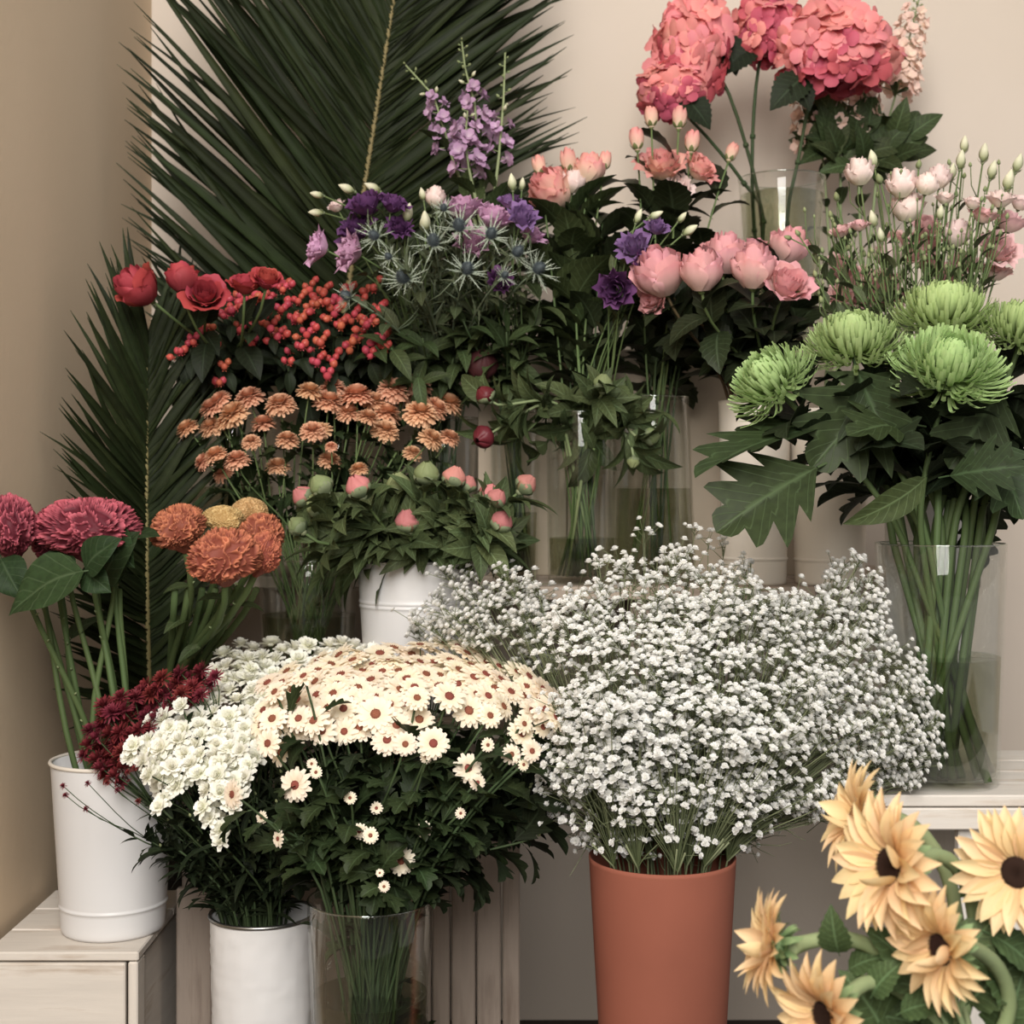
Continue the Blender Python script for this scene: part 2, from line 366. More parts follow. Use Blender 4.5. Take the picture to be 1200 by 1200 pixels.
def rose_tmpl(name, mat, layers, ncore, seed, ruf=0.03, split=True):
    r = random.Random(seed); core = MB(); outer = []
    ph = r.random()*6
    for li, (n, Rr, H, span, fl) in enumerate(layers):
        for k in range(n):
            ph += 2*math.pi/n*(1+r.uniform(-.08, .08))
            g = rose_petal(Rr*r.uniform(.94, 1.06), H*r.uniform(.95, 1.05), R_(span), fl*r.uniform(.6, 1.4), ph, ruf=ruf*(1+li*.3), seed=r.random()*9, nl=6, ns=3 if not split else 4, kk=.62 if layers[0][2] < 1.2 else .8)
            if split and li >= ncore:
                m = MB(); m.add(*g); outer.append(m.mesh('petal', mat))
            else: core.add(*g)
        ph += .7
    return core.mesh(name, mat), outer
OPEN = [(3, .12, .95, 85, 0), (3, .22, 1.0, 80, .03), (4, .34, 1.02, 70, .07), (4, .47, 1.0, 62, .12), (5, .62, .95, 54, .24), (5, .78, .84, 50, .42)]
EGG = [(3, .20, 1.72, 80, 0), (3, .38, 1.76, 75, .02), (4, .57, 1.72, 64, .10), (4, .74, 1.58, 60, .22), (5, .88, 1.34, 52, .34)]
SMALL = [(3, .25, 1.15, 80, 0), (3, .45, 1.15, 70, .05), (4, .66, 1.1, 58, .15), (4, .82, .95, 52, .4)]
RBUD = [(3, .3, 1.7, 80, 0), (4, .55, 1.6, 62, .0)]
ROSE = dict(
    red=[rose_tmpl('bloom', 'red_petal', OPEN, 4, 1), rose_tmpl('bloom', 'red_petal', EGG, 3, 2)],
    dusty=[rose_tmpl('bloom', 'dusty_petal', EGG, 2, 3, .04), rose_tmpl('bloom', 'dusty_petal', EGG, 2, 4, .05), rose_tmpl('bloom', 'dusty_petal', OPEN, 4, 5, .05)],
    coral=[rose_tmpl('bloom', 'coral_petal', EGG, 2, 6, .06), rose_tmpl('bloom', 'coral_petal', OPEN, 3, 7, .07)],
    coralbud=[rose_tmpl('bud', 'coral_petal', RBUD, 9, 8, .02, False)],
    blush=[rose_tmpl('bloom', 'blush_petal', SMALL, 9, 9, .08, False), rose_tmpl('bloom', 'blush_petal', EGG, 9, 10, .06, False)],
    blushdeep=[rose_tmpl('bloom', 'blush_deep', OPEN, 9, 11, .09, False), rose_tmpl('bloom', 'blush_deep', SMALL, 9, 12, .1, False)],
    purple=[rose_tmpl('bloom', 'purple_petal', SMALL, 9, 13, .12, False), rose_tmpl('bloom', 'purple_petal', OPEN, 9, 14, .14, False)],
    violet=[rose_tmpl('bloom', 'violet_petal', SMALL, 9, 15, .14, False)],
    mauve=[rose_tmpl('bloom', 'mauve_petal', OPEN, 9, 16, .14, False)],
)
def calyx_mesh(mat, n=5, W=.24, L=1.0, a=(20, 70)):
    mb = MB(); mb.lathe([(.02, -.18), (.16, -.14), (.24, 0), (.2, .06)], 8)
    for k in range(n):
        mb.add(*strip(L, pw(W, .35, .06, .6), R_(a[0]), R_(a[1]), 0.3, 4, 1), M=Matrix.Rotation(k*2*math.pi/n, 4, 'Z') @ Matrix.Translation((0, .12, 0)))
    return mb.mesh('calyx', mat)
CAL = calyx_mesh('calyx'); CALD = calyx_mesh('calyx', 5, .22, .9, (-10, -50)); CALG = calyx_mesh('calyx_grey', 5, .12, .9, (10, 70))
def budmesh(name, mat, H=2.4, R=.55, tw=1.2, n=10, rib=.12, pk=.38):
    mb = MB(); k = 10; v = []; t = []
    for i in range(k+1):
        u = i/k; rr = R*(math.sin(math.pi*min(1, u/pk)*.5) if u < pk else math.cos((u-pk)/(1-pk)*math.pi/2)**.8)
        for j in range(n):
            a = 2*math.pi*j/n+tw*u; r2 = max(.004, rr*(1+rib*math.cos(j*math.pi)))
            v.append((r2*math.cos(a), r2*math.sin(a), H*u)); t.append(u)
    f = [(i*n+j, i*n+(j+1) % n, (i+1)*n+(j+1) % n, (i+1)*n+j) for i in range(k) for j in range(n)]
    mb.add(v, f, t); return mb.mesh(name, mat)
BUDC = budmesh('bud', 'bud_cream'); BUDG = budmesh('bud', 'bud_small', 1.8, .5)
def dome_head(name, mat, n, L0, L1, W, e0=85, e1=-10, curl0=-20, curl1=-20, rb=.12, zb=.15, nl=2, seed=0, jit=6, tip=.35, cup=.2, peak=.6):
    r = random.Random(seed); mb = MB()
    for k in range(n):
        u = (k+.5)/n; a0 = e0+(e1-e0)*u+r.gauss(0, jit); cu = curl0+(curl1-curl0)*u+r.gauss(0, jit)
        L = (L0+(L1-L0)*u)*r.uniform(.88, 1.08)
        M = Matrix.Rotation(k*GA+r.gauss(0, .06), 4, 'Z') @ Matrix.Translation((0, rb*math.sqrt(u), zb*(1-u)))
        mb.add(*strip(L, pw(W*r.uniform(.85, 1.15), peak, tip, .4), R_(a0), R_(a0+cu), cup, nl, 1), M=M)
    mb.lathe([(.01, -.12), (.18, -.08), (.26, .02), (.1, zb*.5), (.01, zb*.62)], 8)
    return mb.mesh(name, mat)
BUTTON = [dome_head('flower_head', 'button_petal', 210, .26, .76, .12, 88, -30, 12, -20, .26, .46, seed=s, tip=.55) for s in (1, 2)]
WHITE = [dome_head('flower_head', 'white_petal', 34, .35, .85, .25, 85, 5, 15, -15, .2, .25, seed=s, jit=9, tip=.65) for s in (3, 4, 5)]
WINE = [dome_head('flower_head', 'wine_petal', 60, .4, .9, .10, 85, -5, 10, -10, .15, .25, seed=s, jit=10) for s in (6, 7)]
GREEN = [dome_head('flower_head', 'green_petal', 520, .48, .98, .040, 98, -58, 55, 95, .30, .28, nl=5, seed=s, jit=6, tip=.7, cup=.35) for s in (8, 9)]
def daisy(seed, n=15):
    r = random.Random(seed); mb = MB()
    for row, (e, L, nn) in enumerate(((6, .78, n), (20, .62, n-2))):
        for k in range(nn):
            M = Matrix.Rotation((k+row*.5+r.uniform(-.15, .15))*2*math.pi/nn, 4, 'Z') @ Matrix.Translation((0, .22, .02+row*.03))
            mb.add(*strip(L*r.uniform(.92, 1.06), pw(.17, .6, .5, .45), R_(e+r.gauss(0, 5)), R_(e-18+r.gauss(0, 6)), .25, 3, 1), M=M)
    mb.lathe([(.02, -.2), (.15, -.15), (.25, .0), (.24, .06)], 10)
    return mb.mesh('flower_head', 'cream_petal')
DAISY = [daisy(1), daisy(2), daisy(3, 13)]
def eye(name, mat, R=.27, h=.1, n=12, bumps=True):
    mb = MB(); r = random.Random(3); prof = [(R, .03), (R*.95, .03+h*.6), (R*.6, .03+h), (R*.25, .03+h*.8), (.004, .03+h*.75)]
    mb.lathe(prof, n)
    if bumps:
        for k in range(24):
            a = k*GA; rr = R*.95*math.sqrt((k+.5)/24); p = Vector((rr*math.cos(a), rr*math.sin(a), .03+h*.8))
            mb.tube([p, p+Vector((rr*.1*math.cos(a), rr*.1*math.sin(a), h*.55))], [R*.09, R*.05], 4)
    return mb.mesh(name, mat)
EYEM = eye('flower_eye', 'eye_brown')
# ------------------------------------------------------------------ stems
def bez(p0, p1, p2, p3, n=8, skip=0):
    out = []
    for i in range(skip, n+1):
        t = i/n; a = 1-t
        out.append(p0*(a**3)+p1*(3*a*a*t)+p2*(3*a*t*t)+p3*(t**3))
    return out
def cont(px, topy, boty, d, rtpx, rbpx):
    return dict(x=(px-600)/F*d, y=d, top=EYE-(topy-HY)/F*d, bot=EYE-(boty-HY)/F*d, rt=pxr(rtpx, d), rb=pxr(rbpx, d))
def stempts(C, head, face, r, neck=.35, n=8, spread=.7):
    dirxy = Vector((head.x-C['x'], head.y-C['y'])); L = dirxy.length
    u = dirxy/L if L > 1e-5 else Vector((0, 0))
    k = min(1, L/.2)
    a = r.uniform(0, 6.28); q = Vector((math.cos(a), math.sin(a)))*math.sqrt(r.random())*.55
    m = (u*k*.75+q*.7); m = m*(.85/max(.85, m.length+1e-6))
    m *= spread/.7
    M0 = Vector((C['x']+m.x*C['rt'], C['y']+m.y*C['rt'], C['top']))
    b = (-u*k*.6+Vector((r.uniform(-.5, .5), r.uniform(-.5, .5))))*.92
    B0 = Vector((C['x']+b.x*C['rb'], C['y']+b.y*C['rb'], C['bot']+.012))
    D = (head-M0).length; tan = nz(M0-B0)
    return [B0, B0.lerp(M0, .5)]+bez(M0, M0+tan*D*.35, head-nz(face)*D*neck, head, n)
def facing(head, C, cam=.5, up=.6, out=.6, r=None, jit=.12):
    o = nz(head-Vector((C['x'], C['y'], C['top']-.1)))
    v = Vector((0, -1, 0))*cam+Vector((0, 0, 1))*up+o*out
    if r: v += rv(r, jit)
    return nz(v)
def add_leaves(root, pts, n, kind, size, r, u0=.35, u1=.85, ang=(35, 80), upb=.5):
    k = len(pts)-1
    for i in range(n):
        u = (u0+(u1-u0)*((i+r.random()*.8)/max(1, n)))*k
        j = min(k-1, int(u)); p = pts[j].lerp(pts[j+1], u-j); tg = nz(pts[j+1]-pts[j])
        a = i*GA+r.uniform(-.4, .4); o = tg.orthogonal().normalized(); side = Matrix.Rotation(a, 3, tg) @ o
        an = R_(r.uniform(*ang)); d = tg*math.cos(an)+side*math.sin(an)
        me = r.choice(LEAF[kind])
        part('leaf', me, root, leafM(p, d, tg+Vector((0, 0, upb))+rv(r, .15), size*r.uniform(.7, 1.25)))
def stem_part(root, pts, rad, mat, n=5, name='stem', extra=None):
    mb = MB(); mb.tube(pts, rad, n)
    if extra: extra(mb)
    return part(name, mb.mesh(name, mat), root, ID)
# ------------------------------------------------------------------ setting
def wallbox(name, sx, sy, sz, c, mat):
    return struct(name, boxmesh(name, sx, sy, sz, mat, 0), Matrix.Translation(c))
wallbox('wall_back', 5.0, .1, 3.0, (1.73, WALL_Y+.05, 1.5), 'wall_paint')
wallbox('wall_left', .1, 4.1, 3.0, (WALL_X-.05, WALL_Y-2.05, 1.5), 'wall_side_paint')
wallbox('floor', 5.1, 4.7, .1, (1.68, WALL_Y-2.25, -.05), 'floor_dark')
# ------------------------------------------------------------------ wooden stands
def board(parent, name, c, s, mat, bev=.002, rot=0.0, label=None):
    r = rnd
    return part(name, boxmesh(name, s[0], s[1], s[2], mat, bev), parent, Matrix.Translation(c) @ Matrix.Rotation(rot, 4, 'Z'), label)
# left crate, slightly turned
CR_TOP = EYE-.667
def left_crate():
    x0, x1, y0, y1 = -.755, -.535, 2.075, 2.40
    root = thing('wooden_crate', 'cream painted wooden crate in the lower left corner under the white pail', 'crate', ((x0+x1)/2, (y0+y1)/2, 0))
    n = 3; wd = (y1-y0)/n
    for i in range(n):
        board(root, 'plank', ((x0+x1)/2, y0+wd*(i+.5), CR_TOP-.0065), (x1-x0, wd-.004, .013), 'wood_cream_x')
    zt = CR_TOP-.0145
    hs = [.20, .20, zt-.406]; z = zt
    for h in hs:
        board(root, 'plank', ((x0+x1)/2-.008, y0+.008, z-h/2), (x1-x0-.022, .012, h-.003), 'wood_cream_x')
        board(root, 'plank', ((x0+x1)/2, y1-.008, z-h/2), (x1-x0-.01, .012, h-.003), 'wood_cream_x'); z -= h
    board(root, 'corner_post', (x1-.008, y0+.022, zt/2), (.014, .04, zt), 'wood_cream_z')
    board(root, 'corner_post', (x1-.008, y1-.03, zt/2), (.014, .04, zt), 'wood_cream_z')
    board(root, 'plank', (x1-.012, (y0+y1)/2, zt-.13), (.01, y1-y0-.09, .24), 'wood_cream_y')
    board(root, 'plank', (x1-.012, (y0+y1)/2, zt-.36), (.01, y1-y0-.09, .2), 'wood_cream_y')
left_crate()
# middle crate standing on end (vertical planks)
MID_TOP = EYE-.365
def middle_crate():
    x0, x1, y0, y1 = P(208, 0, 2.26).x, P(610, 0, 2.26).x, 2.26, 2.64
    root = thing('wooden_crate', 'tall weathered grey wooden crate with upright planks behind the front vases', 'crate', ((x0+x1)/2, (y0+y1)/2, 0))
    edges = [208, 251, 296, 338, 380, 422, 464, 506, 528, 558, 588, 610]
    for a, b in zip(edges, edges[1:]):
        xa, xb = P(a, 0, 2.26).x, P(b, 0, 2.26).x
        dz = rnd.uniform(-.003, .003)
        first = a == 208
        h = MID_TOP-.03 if not first else EYE-(1042-HY)/F*2.24
        board(root, 'plank', ((xa+xb)/2, y0+(.008 if not first else -.010)+rnd.uniform(0, .003), h/2), (xb-xa-.003, .014, h), 'wood_grey_z', label='paler board on the left edge' if first else None)
    for xx in (x0+.008, x1-.008):
        for i in range(4):
            board(root, 'plank', (xx, y0+.022+.0445+.089*i, (MID_TOP-.02)/2), (.014, .085, MID_TOP-.02), 'wood_grey_z')
    for i in range(4):
        board(root, 'plank', ((x0+x1)/2, y0+.05+.093*i, MID_TOP-.008), (x1-x0, .09, .014), 'wood_grey_x')
middle_crate()
# rear shelf
SH_TOP = EYE-.165
def rear_shelf():
    x0, x1 = P(178, 0, 2.66).x, .86
    root = thing('plank_shelf', 'grey wooden plank shelf running behind the flowers, its end seen under orange cockscombs', 'shelf', ((x0+x1)/2, 2.8, 0))
    board(root, 'board', ((x0+x1)/2, 2.72, SH_TOP-.011), (x1-x0, .12, .022), 'wood_grey_x')
    board(root, 'board', ((x0+x1)/2, 2.845, SH_TOP-.011), (x1-x0, .12, .022), 'wood_grey_x')
    board(root, 'board', ((x0+x1)/2, 2.97, SH_TOP-.011), (x1-x0, .12, .022), 'wood_grey_x')
    for x in (P(345, 0, 2.8).x, P(775, 0, 2.9).x):
        for y in (2.70, 2.99):
            board(root, 'leg', (x, y, (SH_TOP-.022)/2), (.035, .035, SH_TOP-.022), 'wood_grey_z')
# front-of-rear step carrying the glass vases
def front_step():
    x0, x1 = P(632, 0, 2.42).x, .50
    z = EYE-.165
    root = thing('wooden_bench', 'brown wooden bench carrying the clear vases, mostly hidden by baby\'s breath', 'bench', ((x0+x1)/2, 2.55, 0))
    for i in range(2):
        board(root, 'board', ((x0+x1)/2, 2.445+.125*i, z-.011), (x1-x0, .12, .022), 'wood_grey_x')
    for x in (P(745, 0, 2.5).x, P(800, 0, 2.5).x):
        for y in (2.42, 2.60):
            board(root, 'leg', (x, y, (z-.022)/2), (.035, .035, z-.022), 'wood_grey_z')
rear_shelf(); front_step()
BOX_TOP = EYE+.255
def rear_box():
    x0, x1, y0, y1 = P(560, 0, 2.70).x, .60, 2.70, 2.98
    root = thing('wooden_box', 'tall beige painted box on the rear shelf behind the clear vases', 'box', ((x0+x1)/2, (y0+y1)/2, SH_TOP))
    h = BOX_TOP-SH_TOP
    n = 4; wx = (x1-x0)/n
    for i in range(n):
        board(root, 'panel', (x0+wx*(i+.5), y0+.006, SH_TOP+h/2-.007), (wx-.0015, .012, h-.014), 'box_paint', .001)
    board(root, 'panel', ((x0+x1)/2, y1-.006, SH_TOP+h/2-.007), (x1-x0, .012, h-.014), 'box_paint', .001)
    for x in (x0+.006, x1-.006): board(root, 'panel', (x, (y0+y1)/2, SH_TOP+h/2-.007), (.012, y1-y0-.026, h-.014), 'box_paint', .001)
    board(root, 'lid', ((x0+x1)/2, (y0+y1)/2, BOX_TOP-.007), (x1-x0+.006, y1-y0+.006, .013), 'box_paint', .001)
rear_box()
# right bench
BENCH = EYE-.424
def right_bench():
    x0, x1, y0 = P(1012, 0, 1.99).x, 1.02, 1.985
    root = thing('wooden_bench', 'whitewashed slatted wooden bench at right under the green chrysanthemum vase', 'bench', ((x0+x1)/2, 2.15, 0))
    for i in range(4):
        board(root, 'slat', ((x0+x1)/2, y0+.045+.088*i, BENCH-.008+rnd.uniform(-.001, .001)), (x1-x0, .084, .016), 'wood_white_x')
    board(root, 'rail', ((x0+x1)/2, y0+.010, BENCH-.032), (x1-x0, .016, .030), 'wood_white_x')
    board(root, 'rail', ((x0+x1)/2, y0+.335, BENCH-.032), (x1-x0, .016, .030), 'wood_white_x')
    for xx in (P(1163, 0, 2.0).x, x1-.06):
        for yy in (y0+.03, y0+.31):
            board(root, 'leg', (xx, yy, (BENCH-.048)/2), (.09, .02, BENCH-.048), 'wood_white_z')
    for zz in (.2,):
        board(root, 'rail', (P(1163, 0, 2.0).x, y0+.17, zz), (.02, .26, .05), 'wood_white_z')
right_bench()
PLAT = EYE-.92
def plinth():
    root = thing('wooden_plinth', 'low dark plank platform under the front buckets', 'platform', (-.05, 1.97, 0))
    for i in range(4):
        board(root, 'board', (-.05, 1.80+.115*i, PLAT-.012), (.9, .11, .024), 'wood_dark_x')
    for x in (-.46, .36):
        board(root, 'side_board', (x, 1.975, (PLAT-.024)/2), (.03, .42, PLAT-.024), 'wood_dark_x')
plinth()
# ------------------------------------------------------------------ containers
def pail(label, C, mat='enamel_white', bands=(), rimmat='steel', hammered=False, name='metal_bucket', cat='bucket', group=None, lower=None, lip=.003):
    x, y = C['x'], C['y']; root = thing(name, label, cat, (x, y, C['bot']), group)
    H = C['top']-C['bot']; rt, rb = C['rt'], C['rb']
    def rad(z):
        q = z/H
        if lower and q < lower[0]: return rb+(lower[1]-rb)*(q/lower[0])
        if lower: return lower[1]+(rt-lower[1])*((q-lower[0])/(1-lower[0]))
        return rb+(rt-rb)*q
    mb = MB(); prof = [(.001, .0), (rb*.97, .0), (rb, .004)]
    zs = sorted(set([.01+(H-.016)*i/40 for i in range(41)]+[H*b+o for b in bands for o in (-.004, -.002, 0, .002, .004)]))
    for z in zs:
        r_ = rad(z)
        for b in bands:
            dz = abs(z-H*b)
            if dz < .0035: r_ += .0022*(1-dz/.0035)
        prof.append((r_, z))
    prof += [(rt, H), (rt-.0025, H), (rad(H*.5)-.0025, H*.5), (rb-.003, .006), (.001, .006)]
    mb.lathe(prof, 64)
    if hammered:
        n = 64; nv = []
        for i, p in enumerate(mb.v):
            q = Vector(p); rr = math.hypot(q.x, q.y)
            if .012 < q.z < H-.012 and rr > rb*.9 and i < (len(zs)+3)*n:
                a = math.atan2(q.y, q.x)
                dd = math.sin(a*rt*230+q.z*230)*math.sin(a*rt*230-q.z*230)*.0009+noise.noise(Vector((a*rt*75, q.z*75, 1.3)))*.0014
                q.x *= 1+dd/rr; q.y *= 1+dd/rr
            nv.append(q)
        mb.v = nv
    part('body', mb.mesh('body', mat), root, Matrix.Translation((x, y, C['bot'])))
    if rimmat:
        m2 = MB(); k = [(rt+lip*math.cos(a), H+lip*math.sin(a)) for a in [i*math.pi/4 for i in range(8)]]
        m2.lathe(k, 64, closed=True)
        part('rim', m2.mesh('rim', rimmat), root, Matrix.Translation((x, y, C['bot'])), 'metal rim')
    return root
def vase(label, C, water=None, group=None, name='glass_vase', th=.003):
    x, y = C['x'], C['y']; H = C['top']-C['bot']; rt, rb = C['rt'], C['rb']
    root = thing(name, label, 'vase', (x, y, C['bot']), group)
    rad = lambda z: rb+(rt-rb)*(z/H)
    mb = MB()
    prof = [(.001, 0), (rb*.95, 0), (rb, .006)]+[(rad(z), z) for z in (H*.25, H*.5, H*.75, H-.002)]+[(rt-th*.4, H)]+[(rad(z)-th, z) for z in (H-.002, H*.75, H*.5, H*.25, .014)]+[(.001, .012)]
    mb.lathe(prof, 64)
    T = Matrix.Translation((x, y, C['bot']))
    part('glass_wall', mb.mesh('glass_wall', 'glass'), root, T)
    m2 = MB(); l = .0014
    m2.lathe([(rt-th*.5+l*1.1*math.cos(a), H+l*math.sin(a)) for a in [i*math.pi/3 for i in range(6)]], 64, closed=True)
    part('rim', m2.mesh('rim', 'glass_rim'), root, T)
    if water:
        wz = EYE-(water-HY)/F*C['y']-C['bot']
        m3 = MB(); e = th+.0008
        m3.lathe([(.001, .014), (rb-e-.001, .016), (rad(wz)-e, wz-.001)], 64)
        wb = part('water', m3.mesh('water', 'water'), root, T)
        m4 = MB(); m4.lathe([(rad(wz)-e, wz), (rad(wz)-e-.004, wz-.0015), (.001, wz-.0015)], 64)
        part('water_surface', m4.mesh('water_surface', 'water_surface'), wb, T)
    return root
C_left = cont(133, 890, 1092, 2.19, 71, 59); C_left['bot'] = CR_TOP+.001
C_ham = cont(308, 1070, 0, 2.08, 61, 56); C_ham['bot'] = PLAT
C_fg = cont(434, 1053, 0, 1.93, 74, 62); C_fg['bot'] = PLAT
C_ter = cont(776, 1003, 0, 1.98, 86, 66); C_ter['bot'] = PLAT
C_mid = cont(490, 656, 0, 2.37, 71, 60); C_mid['bot'] = MID_TOP
C_big = cont(1102, 637, 0, 2.08, 75, 66); C_big['bot'] = BENCH
C_hyd = cont(916, 210, 0, 2.83, 51, 38); C_hyd['bot'] = BOX_TOP+.001
C_a = cont(362, 655, 0, 2.50, 60, 52); C_a['bot'] = MID_TOP
C_b = cont(272, 488, 0, 2.80, 52, 46); C_b['bot'] = SH_TOP
C_b2 = cont(395, 520, 0, 2.80, 48, 42); C_b2['bot'] = SH_TOP
C_c = cont(520, 492, 0, 2.78, 44, 38); C_c['bot'] = SH_TOP; C_c['y'] = 2.73; C_c['x'] = P(520, 0, 2.73).x; C_c['rt'] *= .98
C_f = cont(604, 482, 0, 2.60, 30, 26); C_f['bot'] = EYE-.165; C_f['x'] = P(604, 0, 2.56).x
C_d = cont(682, 484, 0, 2.47, 42, 40); C_d['bot'] = EYE-.165
C_e = cont(766, 466, 0, 2.50, 41, 50); C_e['bot'] = EYE-.165
C_w1 = cont(884, 470, 0, 2.46, 42, 37); C_w1['bot'] = EYE-.165
C_w2 = cont(972, 480, 0, 2.46, 46, 40); C_w2['bot'] = EYE-.165
C_w3 = cont(1085, 500, 0, 2.36, 50, 40); C_w3['bot'] = BENCH
C_cel = cont(188, 850, 0, 2.50, 36, 24); C_cel['bot'] = .0
C_sun = cont(1150, 1262, 0, 1.38, 110, 84); C_sun['bot'] = .0
pail('cream white metal bucket with a step near its base, on the left crate', C_left, 'enamel_white', lower=(.155, C_left['rb']*1.03), rimmat='enamel_cream', bands=(.16,))
pail('white bucket with hammered dimpled sides holding white and burgundy mums', C_ham, 'enamel_white', hammered=True)
pail('tall matte terracotta coloured pot holding the baby\'s breath', C_ter, 'terracotta', rimmat=None, name='flower_pot', cat='pot')
pail('smooth white bucket with two ridges holding the pink peony buds', C_mid, 'enamel_white', bands=(.70, .73))
pail('cream tapered bucket behind the large lobed leaf, under the dusty pink roses', C_w1, 'enamel_cream', bands=(.14,), rimmat=None)
pail('cream tapered bucket beside the right glass vase, below the two left green blooms', C_w2, 'enamel_cream', bands=(.14,), rimmat=None)
pail('white bucket hidden behind green chrysanthemums, holding the blush lisianthus', C_w3, 'enamel_white')
pail('dark zinc bucket on the floor hidden behind white mums, holding orange cockscombs', C_cel, 'zinc')
pail('zinc bucket at lower right below the frame, holding the sunflowers', C_sun, 'zinc')
vase('front clear glass vase holding the cream daisies, standing beside the hammered bucket', C_fg, 1163)
vase('large clear glass vase on the right bench, filled with thick crossing stems', C_big, 768)
vase('clear glass vase half filled with water under the coral hydrangeas', C_hyd, 229)
vase('clear glass vase left of the white peony bucket, full of thin stems', C_a, 720)
vase('clear glass vase behind the leftmost peach button mums', C_b, 570)
vase('clear glass vase behind the middle of the peach button mums', C_b2, 600)
vase('clear glass vase behind the right end of the peach button mums', C_c, 560)
vase('narrow clear glass vase behind the dark red peony bud', C_f, 600)
vase('clear glass vase in the centre, full of peony leaves and stems', C_d, 630)
vase('wide clear glass vase with dark water right of centre, above the baby\'s breath', C_e, 572)
# ------------------------------------------------------------------ palm fronds
def leaflet_mesh(seed, bend):
    wf = lambda t: .028*(min(1, t*8+.35))*(1-t**1.8)+.0012
    mb = MB(); mb.add(*strip(1.0, wf, R_(6), R_(bend), 0, 7, 1, .7)); return mb.mesh('leaflet', 'palm_leaf')
LFT = [leaflet_mesh(0, -10), leaflet_mesh(1, -22), leaflet_mesh(2, -2)]
def frond(label, pts, n, lenf, angf, ldepth, rdepth, r, rad=(.008, .003), nrm=(0, -1, 0), wsc=1.0, dj=.05):
    root = thing('palm_frond', label, 'palm leaf', pts[0], 'palm fronds against the walls')
    stem_part(root, pts, list(rad), 'stem_palm', 6, 'rachis')
    k = len(pts)-1
    for side in (-1, 1):
        for i in range(n):
            u = (i+r.uniform(-.3, .3)+.5)/n; x = max(0, min(.9999, u))*k; j = int(x); p = pts[j].lerp(pts[j+1], x-j)
            tg = nz(pts[j+1]-pts[j]); a = R_(angf(u, side)+r.gauss(0, 4))
            sd = Vector((side, 0, 0)); sd = nz(sd-tg*sd.dot(tg)+Vector((0, (ldepth if side < 0 else rdepth)+r.gauss(0, dj), 0)))
            d = tg*math.cos(a)+sd*math.sin(a)
            L = lenf(u, side)*r.uniform(.88, 1.08)
            if d.x < 0: L = min(L, (p.x-WALL_X-.04)/-d.x*r.uniform(.93, 1.0))
            if d.y > 0: L = min(L, (WALL_Y-.01-p.y)/d.y)
            part('leaflet', r.choice(LFT), root, leafM(p, d, Vector(nrm)+rv(r, .25)+Vector((0, 0, .3)), L, wsc*.45/max(.2, L)*r.uniform(.8, 1.25)))
rp = random.Random(11)
pts = bez(P(378, 500, 2.9), P(418, 300, 2.88), P(440, 120, 2.86), P(492, -190, 2.84), 14)
frond('large dark green palm frond leaning against the back wall at top left', pts, 148,
      lambda u, s: (.72 if s < 0 else .56)*(1-.35*u)*(.86+.14*min(1, u*4)), lambda u, s: (62-26*u if s < 0 else 50-10*u), -.34, -.02, rp, (.008, .004), wsc=.92)
pts = bez(P(176, 850, 2.5), P(170, 700, 2.5), P(172, 560, 2.5), P(172, 405, 2.5), 14)
frond('upright palm frond with fine leaflets behind the magenta cockscombs at left', pts, 88,
      lambda u, s: (.26 if s < 0 else .21)*(1-.25*(1-u)*1.0)*(1.0+.15*math.sin(u*3))*(1-.25*u**3), lambda u, s: (70-50*u**1.8) if s < 0 else (52-34*u**2), -1.9, .1, rp, (.006, .0025), wsc=.66, dj=.1)
pts = bez(P(250, 470, 2.85), P(232, 420, 2.85), P(215, 380, 2.84), P(205, 352, 2.84), 6)
frond('small palm leaf tip showing above the red roses', pts, 12,
      lambda u, s: .13, lambda u, s: 40-25*u, -.1, -.1, rp, (.004, .002), wsc=.8, dj=.1)
# ------------------------------------------------------------------ ordinals for labels
ORD = ['first', 'second', 'third', 'fourth', 'fifth', 'sixth', 'seventh', 'eighth', 'ninth', 'tenth', 'eleventh', 'twelfth', 'thirteenth', 'fourteenth', 'fifteenth', 'sixteenth', 'seventeenth', 'eighteenth', 'nineteenth', 'twentieth']
ORD += [a+'-'+b for a in ('twenty', 'thirty', 'forty', 'fifty', 'sixty') for b in ORD[:9]]
def ordl(xs, fmt):
    idx = sorted(range(len(xs)), key=lambda i: xs[i]); out = [None]*len(xs)
    for k, i in enumerate(idx): out[i] = fmt.format('leftmost' if k == 0 else ('rightmost' if k == len(xs)-1 else ORD[k]+' from left'))
    return out
# ------------------------------------------------------------------ roses
def rose(kind, label, cat, group, px, py, d, rad_px, face, C, r, var=None, stemmat='stem_green', srad=.0028, leafn=5, leafk='rose', leafs=.06, name='rose', lift=.45, cal=None, neck=.3, calsc=.75, u=(.35, .9)):
    T = ROSE[kind][var if var is not None else r.randrange(len(ROSE[kind]))]
    c = P(px, py, d); sc = pxr(rad_px, d)*(1.3 if kind == 'coralbud' else 1.02 if kind == 'red' else 1.07); face = nz(face); lift = lift if T[0].name.startswith('bud') else .72 if kind in ('dusty', 'coral') else lift; base = c-face*sc*lift
    root = thing(name, label, cat, (C['x'], C['y'], C['bot']), group)
    pts = stempts(C, base, face, r, neck)
    stem_part(root, pts, [srad*1.1, srad*.85], stemmat)
    M = frame(base, face, r.uniform(0, 6.28), sc)
    b = part('bud' if kind.endswith('bud') else 'bloom', T[0], root, M)
    for pm in T[1]: part('petal', pm, b, M)
    part('calyx', cal or CAL, root, frame(base-face*sc*.05, face, r.random()*6, sc*calsc))
    add_leaves(root, pts, leafn, leafk, leafs, r, *u)
    return root
r = random.Random(21)
